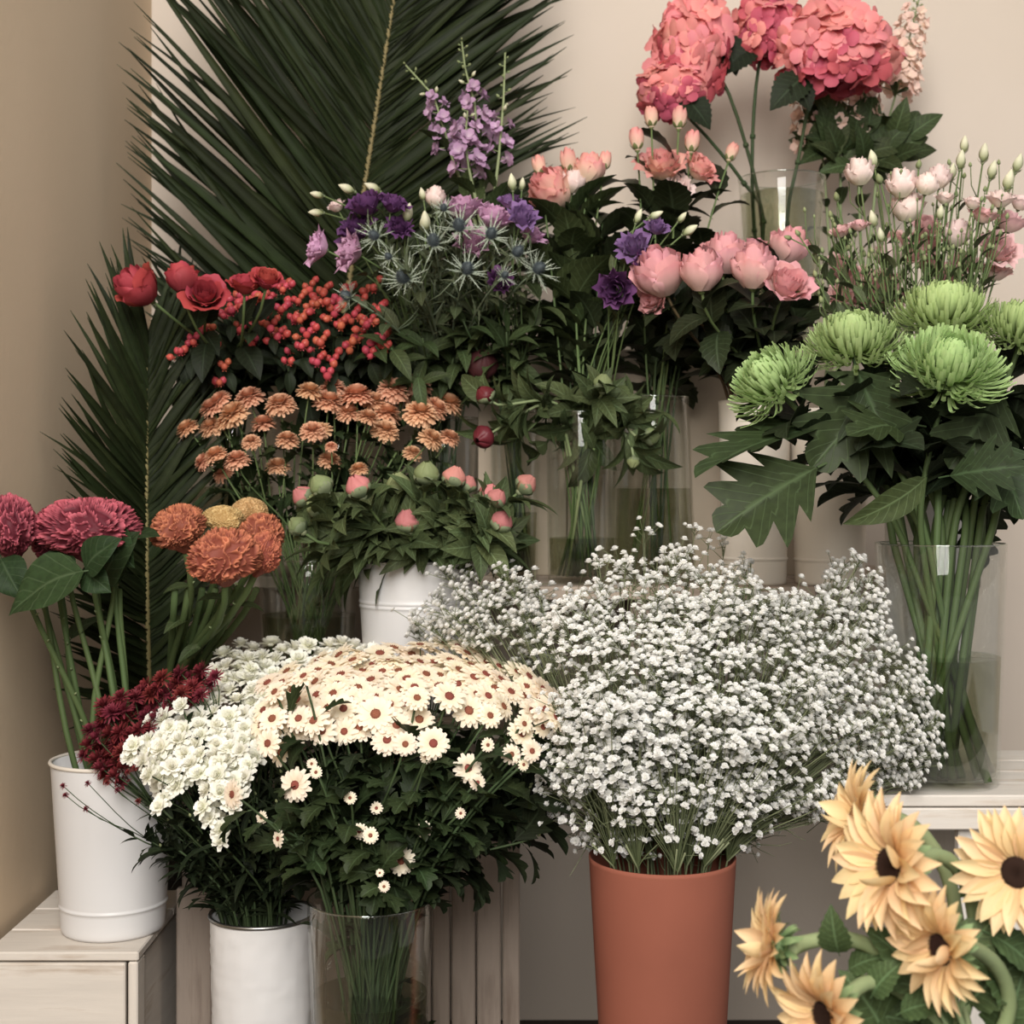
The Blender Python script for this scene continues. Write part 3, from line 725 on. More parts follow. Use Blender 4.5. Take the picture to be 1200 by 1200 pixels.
for px, py, rr, vf, var, lab in [
    (168, 343, 27, (-.55, -.45, .55), 1, 'large red rose in side view, leftmost of the red roses'),
    (214, 333, 20, (-.2, .2, 1), 1, 'dark red rose tucked behind the open spiral red rose'),
    (240, 346, 26, (.15, -.8, .5), 0, 'fully open red rose showing its spiral centre'),
    (287, 334, 21, (.1, -.35, .9), 0, 'red rose right of the open spiral rose, above the berries'),
    (313, 328, 20, (.2, -.5, .8), 0, 'rightmost red rose touching the red berries')]:
    rose('red', lab, 'rose', 'red roses at left', px, py, 2.38, rr, vf, C_b, r, var, leafn=5, leafs=.07, leafk='dark')
for px, py, rr, var, vf, d, lab in [
    (773, 322, 31, 0, (-.35, -.45, .8), 2.30, 'dusty pink rose, leftmost in the row of eight'),
    (762, 348, 22, 2, (-.7, -.45, -.1), 2.33, 'drooping dusty pink rose below the leftmost one'),
    (822, 320, 26, 0, (-.05, -.25, 1), 2.26, 'egg shaped dusty pink rose, front row, second from left'),
    (850, 300, 25, 1, (.1, -.3, 1), 2.36, 'dusty pink rose between the two front egg shaped ones, set back'),
    (883, 316, 27, 1, (0, -.3, 1), 2.26, 'dusty pink rose with pale base directly left of the open one'),
    (926, 328, 29, 2, (.2, -.75, .6), 2.24, 'open dusty pink rose showing its spiral centre at the row\'s right end'),
    (838, 288, 21, 2, (-.2, -.3, 1), 2.46, 'dusty pink rose at the back left of the row'),
    (925, 290, 23, 1, (.3, -.3, 1), 2.44, 'dusty pink rose peeping up behind the open one'),
    (885, 286, 20, 2, (.0, -.3, 1), 2.46, 'dusty pink rose at the back in the middle of the row')]:
    rose('dusty', lab, 'rose', 'dusty pink roses', px, py, d, rr, vf, C_w1, r, var, leafn=7, leafs=.085, u=(.45, .93), leafk='rose', stemmat='stem_brown' if px < 800 else 'stem_green')
# coral spray roses
C_sp = dict(C_d); C_sp2 = dict(C_e)
for px, py, rr, kind, var, vf, CC, lab in [
    (648, 225, 27, 'coral', 0, (-.6, -.5, .5), C_sp, 'largest coral edged rose of the left spray, facing left'),
    (632, 196, 11, 'coralbud', 0, (-.15, -.1, 1), C_sp, 'pale coral rose bud at the left end of the left spray'),
    (666, 190, 13, 'coralbud', 0, (-.1, -.2, 1), C_sp, 'coral rose bud standing highest above the large left rose'),
    (690, 200, 19, 'coral', 0, (.1, -.1, 1), C_sp, 'half open coral rose at the right of the left spray'),
    (709, 190, 10, 'coralbud', 0, (.15, -.1, 1), C_sp, 'narrow coral rose bud at the right end of the left spray'),
    (671, 218, 15, 'blush', 1, (.1, -.3, .8), C_sp, 'pale peach rose half hidden behind the large left rose'),
    (776, 188, 27, 'coral', 1, (-.05, -.65, .75), C_sp2, 'large open coral edged rose in the right spray'),
    (795, 219, 16, 'blush', 0, (.2, -.5, .3), C_sp2, 'creamy small rose just below the large open coral rose'),
    (824, 194, 21, 'coral', 1, (.5, -.5, .5), C_sp2, 'coral rose facing right in the right spray'),
    (763, 139, 11, 'coralbud', 0, (-.05, -.1, 1), C_sp2, 'coral rose bud directly under the left hydrangea'),
    (796, 140, 12, 'coralbud', 0, (.05, -.1, 1), C_sp2, 'coral rose bud under the gap between the hydrangeas'),
    (746, 165, 12, 'coralbud', 0, (-.1, -.15, 1), C_sp2, 'coral rose bud at the left edge of the right spray'),
    (811, 168, 12, 'coralbud', 0, (.1, -.15, 1), C_sp2, 'round coral rose bud right of the large open coral rose'),
    (857, 180, 10, 'coralbud', 0, (.35, -.1, 1), C_sp2, 'dark coral rose bud on a side stem near the hydrangea vase')]:
    rose(kind, lab, 'rose', 'coral spray roses', px, py, 2.56 if CC is C_sp2 else 2.58, rr, vf, CC, r, var, leafn=11 if rr > 14 else 7, leafs=.10, srad=.002, u=(.35, .90), name='spray_rose', calsc=.8 if kind == 'coralbud' else .7, lift=.7 if kind == 'coralbud' else .45, leafk='rose' if px > 740 else 'rosemid')
# ------------------------------------------------------------------ hypericum berries
def berry_mesh():
    mb = MB(); mb.lathe([(.01, -.9), (.55, -.75), (.95, -.2), (.98, .25), (.75, .8), (.3, 1.12), (.02, 1.3)], 10)
    for k in range(5): mb.add(*strip(.9, pw(.3, .4, .1, .6), R_(20), R_(-30), 0, 2, 1), M=Matrix.Rotation(k*1.2566, 4, 'Z') @ Matrix.Translation((0, .05, -.95)))
    return mb.mesh('berry', 'berry')
BERRY = berry_mesh()
clusters = [(332, 338, 7), (363, 336, 4), (306, 352, 8), (272, 362, 8), (292, 352, 6), (330, 362, 4), (345, 372, 3), (325, 330, 3), (240, 384, 6), (213, 410, 5), (236, 425, 6), (252, 408, 2), (264, 426, 3),
            (296, 400, 4), (282, 383, 3), (326, 392, 7), (372, 355, 8), (392, 362, 8), (360, 388, 6), (376, 400, 5), (342, 410, 2), (400, 380, 4), (412, 372, 6), (430, 378, 7), (448, 392, 5), (452, 405, 3), (410, 405, 4), (390, 418, 4),
            (384, 436, 4), (352, 372, 4), (408, 340, 4), (424, 350, 3), (444, 362, 4), (438, 336, 5), (466, 412, 2), (258, 446, 3), (300, 350, 3), (318, 380, 4), (350, 350, 5), (362, 366, 5), (380, 340, 5), (420, 395, 5), (434, 412, 4), (372, 422, 4), (308, 372, 5), (282, 345, 5), (398, 348, 5), (354, 404, 3), (338, 425, 2), (228, 398, 4), (455, 385, 4)]
r = random.Random(31)
xs = ordl([c[0]+i*.01 for i, c in enumerate(clusters)], '{}')
spr = {}
cl = sorted(clusters)
groups_ = [cl[i:i+3] for i in range(0, len(cl), 3)]
labs = ordl([g[0][0] for g in groups_], 'sprig of red hypericum berries and dark leaves, {} in the bunch')
for gi, g in enumerate(groups_):
    C = C_b if gi < 5 else C_b2
    root = thing('hypericum_sprig', labs[gi], 'berries', (C['x'], C['y'], C['bot']), 'red hypericum sprigs')
    anchor = P(sum(q[0] for q in g)/len(g), sum(q[1] for q in g)/len(g)+45, 2.62); mb = MB()
    sp = stempts(C, anchor, (0, -.2, 1), r, .3, 6); mb.tube(sp, [.003, .002], 5)
    allp = []
    for (cx, cy, n) in g:
        dd = 2.47+.1*(1-(cy-330)/130)+r.uniform(-.03, .03); c0 = P(cx, cy, dd)
        br = bez(anchor, anchor.lerp(c0, .4)+Vector((0, 0, .01)), c0-Vector((0, -.01, .03)), c0-Vector((0, 0, .012)), 5); mb.tube(br, [.0018, .0011], 4); allp.append(br)
        for k in range(n):
            a = k*GA; rr = .0085*math.sqrt(k+.4)
            bp = c0+Vector((rr*math.cos(a), rr*.7*math.sin(a)-.004, rr*.8*math.sin(a+.7)+r.uniform(-.004, .004)))
            dr = nz(bp-(c0-Vector((0, 0, .014)))+rv(r, .002)); mb.tube([c0-Vector((0, 0, .012)), bp], .0007, 3, False)
            part('berry', BERRY, root, frame(bp, dr, 0, .0066*r.uniform(.85, 1.15)))
    part('stem', mb.mesh('stem', 'stem_dark'), root, ID)
    for br in allp: add_leaves(root, br, 4, 'dark', .045, r, .1, .8, (60, 100))
    add_leaves(root, sp, 7, 'dark', .065, r, .55, 1.0, (45, 90))
# ------------------------------------------------------------------ peach button mums
heads = [(218, 500, 15), (247, 475, 16), (256, 467, 14), (272, 482, 20), (291, 463, 18), (247, 498, 16), (265, 492, 14), (328, 471, 19), (308, 494, 16), (337, 513, 15), (366, 503, 16), (375, 503, 14), (237, 539, 13), (252, 531, 15), (277, 536, 16),
         (294, 516, 12), (325, 544, 15), (387, 537, 15), (363, 456, 16), (388, 452, 17), (386, 468, 19), (260, 553, 13), (418, 460, 21), (462, 453, 20), (492, 450, 19), (525, 470, 20), (453, 481, 19), (493, 481, 21), (452, 502, 17), (512, 476, 17), (528, 511, 14), (507, 512, 16), (484, 529, 12), (409, 482, 15), (474, 463, 16), (432, 487, 14), (420, 548, 12), (440, 468, 16), (388, 522, 8)]
r = random.Random(41)
def band(y): return 0 if y < 478 else (1 if y < 508 else 2)
for b, nm in enumerate(('upper', 'middle', 'lower')):
    sub = [h for h in heads if band(h[1]) == b]
    labs = ordl([h[0] for h in sub], 'peach button mum on a bare green stem, {} in the bunch\'s '+nm+' tier')
    for (px, py, rr), lab in zip(sub, labs):
        d = 2.47+r.uniform(-.05, .05)-(.03 if b == 2 else 0)+(.05 if b == 0 else 0)
        C = C_a; c = P(px, py, d); out = (px-370)/170
        f = nz((out*.65+r.gauss(0, .2), -.38+r.gauss(0, .15), 1.0 if px > 240 else .6))
        sc = pxr(rr, d)*1.15
        root = thing('button_chrysanthemum', lab, 'flower', (C['x'], C['y'], C['bot']), 'peach button mums')
        base = c-f*sc*.2; pts = stempts(C, base, f, r, .28, 7); stem_part(root, pts, [.002, .0015], 'stem_green', 4)
        part('flower_head', r.choice(BUTTON), root, frame(base, f, r.random()*6, (sc, sc, sc*.85)))
        add_leaves(root, pts, 3, 'mum', .045, r, .45, .9)
# ------------------------------------------------------------------ peonies
def peonybud(mat, seed):
    r = random.Random(seed); mb = MB()
    for k in range(7):
        mb.add(*rose_petal(.90+.03*(k % 3), 1.72, R_(62), 0, k*GA, .05, 7, 3, closed=.95, ruf=.02, seed=k))
    return mb.mesh('bud', mat)
PB = dict(pink=peonybud('peony_pink', 1), wine=peonybud('peony_wine', 2), maroon=peonybud('peony_maroon', 3), green=peonybud('bud_green', 4))
def sepals():
    mb = MB()
    for k, (L, W, a) in enumerate([(1.5, .62, 105), (1.35, .55, 100), (1.55, .5, 110), (1.2, .5, 95)]):
        mb.add(*rose_petal(.95, L, R_(40), 0.0, k*1.6, .04, 5, 3, closed=.3), M=Matrix.Translation((0, 0, -.06)))
    return mb.mesh('sepals', 'calyx_grey')
SEP = sepals()
def peony(label, group, px, py, d, rr, kind, f, C, r, leafs=.10, leafn=3, sep=True, stemmat='stem_green', low=(.6, .98), leafk='peony', neck=.35):
    f = nz(f); c = P(px, py, d); sc = pxr(rr, d); base = c-f*sc*.95
    root = thing('peony', label, 'peony', (C['x'], C['y'], C['bot']), group)
    pts = stempts(C, base, f, r, neck, 7); stem_part(root, pts, [.003, .0024], stemmat)
    part('bud', PB[kind], root, frame(base, f, r.random()*6, sc))
    if sep:
        part('sepals', SEP, root, frame(base, f, r.random()*6, sc*(1.04)))
        part('calyx', CALG, root, frame(base-f*sc*.1, f, r.random()*6, sc*1.5))
    k = len(pts)-1
    for i in range(leafn):
        u = (low[0]+(low[1]-low[0])*(i+r.random()*.6)/leafn)*k; j = min(k-1, int(u)); p = pts[j].lerp(pts[j+1], u-j); tg = nz(pts[j+1]-pts[j])
        side = Matrix.Rotation(i*GA+r.random(), 3, tg) @ tg.orthogonal().normalized()
        for q in (-1, 0, 1):
            dr = tg*.8+side*.8+tg.cross(side)*q*.55
            part('leaf', r.choice(LEAF[leafk]), root, leafM(p, dr, tg-side*.3+rv(r, .2), leafs*r.uniform(.75, 1.2)*(1 if q == 0 else .85)))
    return root
r = random.Random(51)
buds = [(418, 568, 14, 'pink'), (467, 565, 14, 'green'), (500, 552, 14, 'green'), (533, 557, 13, 'pink'), (477, 608, 14, 'pink'), (560, 592, 12, 'green'), (618, 566, 12, 'pink'), (583, 582, 11, 'pink'), (589, 609, 13, 'pink'), (575, 577, 12, 'pink'), (549, 566, 10, 'pink'),
        (353, 580, 12, 'pink'), (371, 590, 14, 'green'), (375, 567, 13, 'green'), (424, 592, 12, 'pink'), (347, 615, 11, 'green')]
labs = ordl([b[0] for b in buds], 'closed peony bud showing {} over the white ridged bucket, {{}}')
labs = [l.format({'pink': 'pink petals', 'green': 'green sepals'}[b[3]], '') for l, b in zip([x.replace('showing ', 'showing {0} ').replace('{0} leftmost', '{0}') for x in ['']*len(buds)], buds)] if False else None
idx = ordl([b[0] for b in buds], '{}')
for (px, py, rr, kd), o_ in zip(buds, idx):
    f = ((px-490)/160, -.25+r.gauss(0, .15), .9)
    peony('%s peony bud above the ridged white bucket, %s in the bunch' % ({'pink': 'pink tinged closed', 'green': 'green closed'}[kd], o_), 'peony buds in the white bucket', px, py, 2.20+r.uniform(-.03, .05), rr*1.14, kd, f, C_mid, r, .085, 5, low=(.35, .98))
for px, py, rr, kd, f, CC, sep, lab in [
    (567, 461, 12, 'wine', (-.5, -.3, .6), C_d, True, 'small green peony bud split by a red streak, left of centre'),
    (565, 513, 14.5, 'wine', (-.45, -.6, -.25), C_d, False, 'round dark red peony bud hanging left of the central vases'),
    (707, 447, 12, 'green', (.1, -.2, 1), C_d, True, 'green peony bud with a red streak standing above the central vase'),
    (765, 511, 11, 'green', (1, -.2, .3), C_d, True, 'green peony bud pointing right over the wide water filled vase'),
    (742, 543, 8, 'green', (-.1, -.3, -.8), C_d, True, 'tiny green peony bud hanging in front of the wide vase')]:
    peony(lab, 'peonies in the central vase', px, py, 2.36, rr, kd, f, CC, r, .085, 5, sep, 'stem_pale', (.3, .98), neck=.25)
peony('flat brown maroon peony bloom in shade above the dark red bud', None, 565, 425, 2.52, 21, 'maroon', (.1, -.6, .5), C_f, r, .07, 2, False, 'stem_dark')
# ------------------------------------------------------------------ thistles
def thistle_cone():
    mb = MB(); mb.lathe([(.01, 0), (.38, .1), (.48, .45), (.4, .85), (.2, 1.15), (.01, 1.22)], 12)
    for k in range(150):
        u = (k+.5)/150; z = 1.22*u; rr = .48*math.sin(math.pi*(.12+.86*u))**.7; a = k*GA
        p = Vector((rr*math.cos(a), rr*math.sin(a), z)); n = nz(Vector((math.cos(a), math.sin(a), (u-.35)*1.6)))
        mb.tube([p, p+n*.24], [.05, .008], 3, False)
    return mb.mesh('flower_cone', 'thistle_cone')
def thistle_bract(n=17, L=2.3):
    mb = MB(); r = random.Random(5)
    for k in range(n):
        M = Matrix.Rotation(k*2*math.pi/n+r.uniform(-.1, .1), 4, 'Z') @ Matrix.Translation((0, .3, .02))
        LL = L*r.uniform(.75, 1.15); e = R_(r.uniform(5, 40))
        v, f, t, s = strip(LL, lambda t: .13*(1-t)*(1.0 if int(t*10) % 2 else .5)+.01, e, e+R_(r.uniform(-15, 25)), 0, 10, 1, .3); mb.add(v, f, t, s, M)
        for q in (.3, .5, .7):
            for sd in (-1, 1):
                p = M @ Vector((0, LL*q*math.cos(e), LL*q*math.sin(e))); p2 = M @ Vector((sd*.28*(1-q*.5), LL*(q+.13)*math.cos(e), LL*(q+.13)*math.sin(e)+.05)); mb.tube([p, p2], [.035, .008], 3, False)
    return mb.mesh('bracts', 'thistle_bract')
TC, TB = thistle_cone(), thistle_bract(); TL = MB()
def spikyleaf():
    mb = MB(); mb.add(*strip(1, lambda t: .11*(1-t)*(1.0 if int(t*8) % 2 else .45)+.004, R_(25), R_(-10), 0, 8, 1, .3)); return mb.mesh('leaf', 'leaf_grey')
LEAF['spiky'] = [spikyleaf()]
r = random.Random(61)
th = [(538, 263, 12), (508, 281, 12), (472, 324, 13), (576, 273, 11), (548, 314, 12), (632, 314, 12), (438, 275, 10), (405, 346, 10), (607, 294, 11), (520, 243, 7), (592, 322, 7), (455, 300, 7)]
labs = ordl([t[0] for t in th], 'spiky blue grey sea holly thistle with silvery bracts, {} of the twelve')
for (px, py, rr), lab in zip(th, labs):
    d = 2.34+r.uniform(-.04, .05); f = nz(((px-530)/130+r.gauss(0, .1), -.75+r.gauss(0, .2), .45)); sc = pxr(rr, d); base = P(px, py, d)-f*sc*.6
    C = C_c; root = thing('sea_holly', lab, 'thistle', (C['x'], C['y'], C['bot']), 'sea holly thistles')
    pts = stempts(C, base, f, r, .25, 8)
    def ex(mb):
        for q in range(3):
            j = r.randrange(len(pts)-5, len(pts)-1); a = pts[j]; b = a+Vector((r.uniform(-.05, .05), r.uniform(-.04, .02), r.uniform(.02, .06))); mb.tube([a, a.lerp(b, .5)+Vector((0, 0, -.005)), b], [.0012, .0008], 4)
            for w_ in range(5): part('leaf', LEAF['spiky'][0], root, leafM(b, rv(r)+Vector((0, 0, .5)), (0, -1, .4), r.uniform(.02, .035)))
    stem_part(root, pts, [.0026, .0016], 'stem_grey', 5, extra=ex)
    part('flower_cone', TC, root, frame(base, f, 0, sc)); part('bracts', TB, root, frame(base, f, r.random()*6, sc))
    add_leaves(root, pts, 14, 'spiky', .05, r, .4, .97, (25, 80)); add_leaves(root, pts, 4, 'lisi', .05, r, .4, .85, (25, 60))
# ------------------------------------------------------------------ lisianthus
def lisi(label, group, px, py, d, rr, kind, f, C, r, nbud=1, leafn=3, srad=.0015, name='lisianthus', stemmat='stem_green'):
    f = nz(f); root = thing(name, label, 'lisianthus', (C['x'], C['y'], C['bot']), group)
    c = P(px, py, d); isbud = kind in ('bud', 'gbud'); sc = pxr(rr, d)*(1.1 if isbud else 1.22)
    base = c-f*sc*(1.1 if isbud else .4)
    pts = stempts(C, base, f, r, .3, 7)
    def ex(mb):
        for q in range(nbud):
            j = len(pts)-r.choice((2, 3, 4)); a = pts[j]; sd = Vector((r.uniform(-1, 1), r.uniform(-.5, .3), 0)); L = r.uniform(.035, .07)
            b = a+sd*L*.45+Vector((0, 0, L)); mb.tube([a, a+sd*L*.4+Vector((0, 0, L*.4)), b], [.001, .0009], 4)
            part('bud', BUDG, root, frame(b, Vector((sd.x*.2, 0, 1)), 0, .0055*r.uniform(.7, 1.3)))
    stem_part(root, pts, [srad*1.2, srad], stemmat, 4, extra=ex)
    if isbud: part('bud', BUDC if kind == 'bud' else BUDG, root, frame(base, f, r.random()*6, sc))
    else: part('bloom', r.choice(ROSE[kind])[0], root, frame(base, f, r.random()*6, sc))
    part('calyx', CALG, root, frame(base-f*sc*.02, f, r.random()*6, sc*(1.0 if isbud else .8)))
    add_leaves(root, pts, leafn, 'lisi', .035, r, .5, .9, (20, 45))
r = random.Random(71)
for px, py, rr, kd, f, lab in [
    (430, 242, 17, 'purple', (-.3, -.5, .8), 'deep purple ruffled lisianthus at upper left of the thistles'),
    (460, 240, 15, 'purple', (.3, -.4, .8), 'dark purple lisianthus directly right of the upper left one'),
    (420, 268, 20, 'purple', (-.5, -.6, .5), 'largest deep purple lisianthus left of the leftmost thistles'),
    (468, 268, 13, 'purple', (.2, -.6, .4), 'small dark purple lisianthus between two thistles'),
    (412, 295, 19, 'mauve', (-.6, -.4, .2), 'mauve pink lisianthus petals flaring left of the thistles'),
    (374, 290, 17, 'mauve', (-.9, -.4, .3), 'mauve lisianthus at the far left edge of the purple bunch'),
    (543, 246, 21, 'mauve', (0, -.4, .9), 'mauve lisianthus behind the topmost thistle'),
    (578, 256, 20, 'mauve', (.3, -.4, .8), 'mauve lisianthus right of the topmost thistle'),
    (612, 256, 15, 'violet', (.2, -.6, .4), 'violet lisianthus with flared lower petals right of the thistles'),
    (597, 238, 11, 'violet', (0, -.3, .9), 'small pale violet lisianthus above the flared violet one'),
    (553, 285, 18, 'mauve', (.1, -.6, .4), 'mauve lisianthus low behind the central thistles'),
    (622, 276, 14, 'mauve', (.4, -.4, .6), 'mauve lisianthus over the rightmost thistle'),
    (585, 330, 13, 'purple', (.2, -.6, .2), 'dark purple lisianthus in shade under the thistles'),
    (395, 243, 9, 'blush', (-.4, -.3, .8), 'pale pink closed lisianthus at the upper left of the purple ones'),
    (510, 236, 11, 'blush', (0, -.3, 1), 'pale pink closed lisianthus between the purple and mauve ones'),
    (407, 221, 8, 'bud', (-.9, -.2, .35), 'cream lisianthus bud leaning left, highest at the upper left'),
    (437, 220, 8, 'bud', (-.8, -.2, .4), 'cream lisianthus bud above the deep purple blooms'),
    (372, 228, 6.5, 'bud', (-1, -.1, .2), 'slim cream lisianthus bud at the far upper left'),
    (371, 249, 7, 'bud', (-1, -.1, .02), 'slim cream lisianthus bud pointing left at the bunch\'s edge'),
    (478, 250, 9, 'bud', (.2, -.3, .9), 'cream lisianthus bud right of the dark purple blooms'),
    (498, 260, 10, 'bud', (0, -.5, .8), 'fat cream lisianthus bud left of the mauve blooms'),
    (495, 228, 6, 'bud', (-.2, -.1, 1), 'small cream lisianthus bud above the mauve blooms'),
    (600, 214, 8, 'bud', (-.1, -.1, 1), 'cream lisianthus bud just left of the coral roses'),
    (612, 216, 6, 'bud', (.1, -.1, 1), 'tiny cream lisianthus bud beside the coral roses')]:
    lisi(lab, 'purple and mauve lisianthus', px, py, 2.45+r.uniform(-.04, .04), rr, kd, f, C_f if px > 500 else C_c, r, 0, 4)
for px, py, rr, kd, f, lab in [
    (743, 291, 16, 'violet', (-.2, -.7, .4), 'violet striped lisianthus above the dark purple one right of centre'),
    (755, 306, 12, 'purple', (.3, -.5, -.2), 'dark purple lisianthus half hidden under the violet one'),
    (722, 339, 18, 'purple', (-.2, -.7, -.1), 'deep purple lisianthus left of the dusty pink roses'),
    (769, 268, 11, 'violet', (.2, -.6, .6), 'small bright violet lisianthus above the dusty pink roses'),
    (748, 254, 7, 'bud', (.4, -.1, 1), 'cream lisianthus bud leaning right above the violet blooms'),
    (768, 252, 7, 'bud', (.9, -.1, .4), 'cream lisianthus bud lying sideways above the small violet bloom'),
    (799, 255, 6, 'bud', (.7, -.1, .8), 'cream lisianthus bud above the left dusty pink roses'),
    (808, 270, 8, 'bud', (.8, -.2, .5), 'fat cream lisianthus bud resting on the dusty pink roses')]:
    lisi(lab, 'violet lisianthus right of centre', px, py, 2.32, rr, kd, f, C_d, r, 0, 6)
# blush lisianthus bunch at right
r = random.Random(81)
bl = [(1023, 187, 8.5, 'bud'), (1008, 209, 15, 'blush'), (1057, 223, 16, 'blush'), (1063, 251, 17, 'blush'), (1043, 305, 16, 'blush'), (1023, 257, 8, 'bud'), (985, 272, 11, 'blushdeep'), (1007, 265, 10, 'blushdeep'), (1130, 170, 8, 'bud'), (1126, 188, 9, 'bud'), (1153, 180, 9, 'bud'), (1077, 191, 6, 'gbud'), (1116, 202, 8, 'bud'),
      (1163, 200, 9, 'bud'), (1193, 192, 9, 'bud'), (1182, 212, 10, 'bud'), (1120, 281, 15, 'blush'), (1107, 234, 10, 'blush'), (1182, 263, 17, 'blushdeep'), (1169, 295, 21, 'blushdeep'), (1166, 320, 16, 'blushdeep'), (980, 229, 6, 'gbud'), (973, 250, 5, 'gbud'), (1102, 250, 7, 'bud'),
      (1030, 208, 7, 'gbud'), (1153, 254, 14, 'blushdeep'), (1100, 214, 13, 'blush'), (1172, 236, 14, 'blush'), (1085, 222, 12, 'blush'), (1140, 240, 10, 'blush'), (1195, 240, 12, 'blush'), (1032, 276, 7, 'bud'), (973, 272, 6, 'gbud')]
back = [(1000, 330, 17), (1033, 335, 18), (1012, 352, 16), (1083, 290, 19), (1090, 312, 17), (1065, 300, 15), (1048, 285, 15), (1110, 325, 16), (985, 350, 15), (1085, 268, 15), (1045, 350, 15), (1130, 310, 15), (985, 312, 13)]
tiers = ((0, 215, 'top'), (215, 262, 'middle'), (262, 400, 'lower'))
for lo, hi, nm in tiers:
    for kind_, want in (('bud', ('bud', 'gbud')), ('bloom', ('blush', 'blushdeep'))):
        sub = [b for b in bl if lo <= b[1] < hi and b[3] in want]
        if not sub: continue
        fm = '%s in the right hand bunch, {} in its %s tier' % ('pale lisianthus bud' if kind_ == 'bud' else 'blush pink lisianthus', nm)
        for (px, py, rr, kd), lab in zip(sub, ordl([b[0] for b in sub], fm)):
            lisi(lab, 'blush lisianthus at right', px, py, 2.34+r.uniform(-.06, .06), rr, kd, ((px-1085)/400+r.gauss(0, .08), -.15 if kd in ('bud', 'gbud') else -.3, 1) if rr < 20 else (.1, -.8, .5), C_w3, r, 2, 3, .0016)
labs = ordl([b[0]+b[1]*.01 for b in back], 'pink lisianthus bloom set deep behind the thin stems, {} of the back ones')
for (px, py, rr), lab in zip(back, labs):
    lisi(lab, 'deep set pink lisianthus', px, py, 2.5+r.uniform(-.03, .05), rr, 'blushdeep', (r.gauss(0, .3), -.6, .6), C_w3, r, 1, 2)
for i in range(26):
    px = r.uniform(975, 1198); lisi('thin green lisianthus stem carrying only small buds among the blush blooms', 'bare bud stems of the lisianthus', px, r.uniform(225, 300), 2.3+r.uniform(-.06, .1), 4, 'gbud', ((px-1085)/400, 0, 1), C_w3, r, 3, 3, .0014)
for px, py, f in ((934, 272, (-.5, -.1, .8)), (922, 278, (-.9, -.1, .3)), (962, 350, (-.2, -.1, 1)), (955, 320, (-.3, 0, 1))):
    lisi({934: 'small green lisianthus bud leaning over the open dusty pink rose', 922: 'green lisianthus bud tip touching the back dusty pink roses', 962: 'small green bud low between dusty roses and green mums', 955: 'small green bud right of the open dusty pink rose'}[px], 'green buds leaning left', px, py, 2.25, 5, 'gbud', f, C_w3, r, 3, 9, .0014)
def filler(n, name, label, group, C, xr, yr, d, kind, leafn, size, r, lu=(.3, 1.0), mat='stem_dark', rad=.002):
    for i in range(n):
        h = P(r.uniform(*xr), r.uniform(*yr), d+r.uniform(-.04, .05)); root = thing(name, label, 'foliage', (C['x'], C['y'], C['bot']), group)
        pts = stempts(C, h, nz(h-Vector((C['x'], C['y'], C['top']-.1))), r, .3, 6); stem_part(root, pts, [rad*1.2, rad], mat, 4); add_leaves(root, pts, leafn, kind, size, r, lu[0], lu[1], (30, 90))
r = random.Random(85)
filler(9, 'leafy_stalk', 'dark leafy stalk filling the gap under the purple lisianthus', 'leafy stalks under the purple lisianthus', C_c, (410, 560), (350, 440), 2.5, 'mid', 12, .07, r)
filler(9, 'leafy_stalk', 'green leafy stalk beneath the mauve lisianthus and thistles', 'leafy stalks under the thistles', C_f, (540, 640), (320, 420), 2.5, 'mid', 12, .075, r)
filler(7, 'leafy_stalk', 'dark leafy stalk under the left coral spray roses', 'leafy stalks under the left coral roses', C_d, (625, 730), (255, 360), 2.6, 'rose', 12, .10, r)
filler(7, 'leafy_stalk', 'dark leafy stalk under the right coral spray roses', 'leafy stalks under the right coral roses', C_e, (730, 830), (240, 370), 2.62, 'rose', 12, .10, r)
filler(9, 'leafy_stalk', 'dark leafy stalk beneath the red berries', 'leafy stalks under the berries', C_b2, (330, 470), (405, 450), 2.68, 'dark', 14, .075, r)
filler(7, 'leafy_stalk', 'dark leafy stalk beneath the red roses', 'leafy stalks under the red roses', C_b, (205, 320), (400, 450), 2.68, 'dark', 14, .075, r)
filler(14, 'leafy_stalk', 'green leafy stalk among the peach button mums', 'leafy stalks among the button mums', C_a, (260, 520), (510, 600), 2.52, 'mum', 9, .06, r, mat='stem_green')
filler(8, 'peony_stalk', 'leafy peony stalk spreading over the central vases', 'leafy stalks over the central vases', C_d, (585, 760), (478, 545), 2.44, 'peony', 8, .085, r, (.2, 1.0), 'stem_green')
filler(12, 'peony_stalk', 'leafy peony stalk in the white ridged bucket', 'leafy stalks in the ridged bucket', C_mid, (380, 625), (610, 655), 2.33, 'peony', 11, .10, r, (.3, 1.0), 'stem_green')
filler(7, 'leafy_stalk', 'dark rose stalk without bloom under the dusty pink roses', 'leafy stalks under the dusty roses', C_w1, (760, 960), (350, 400), 2.42, 'rose', 12, .09, r)
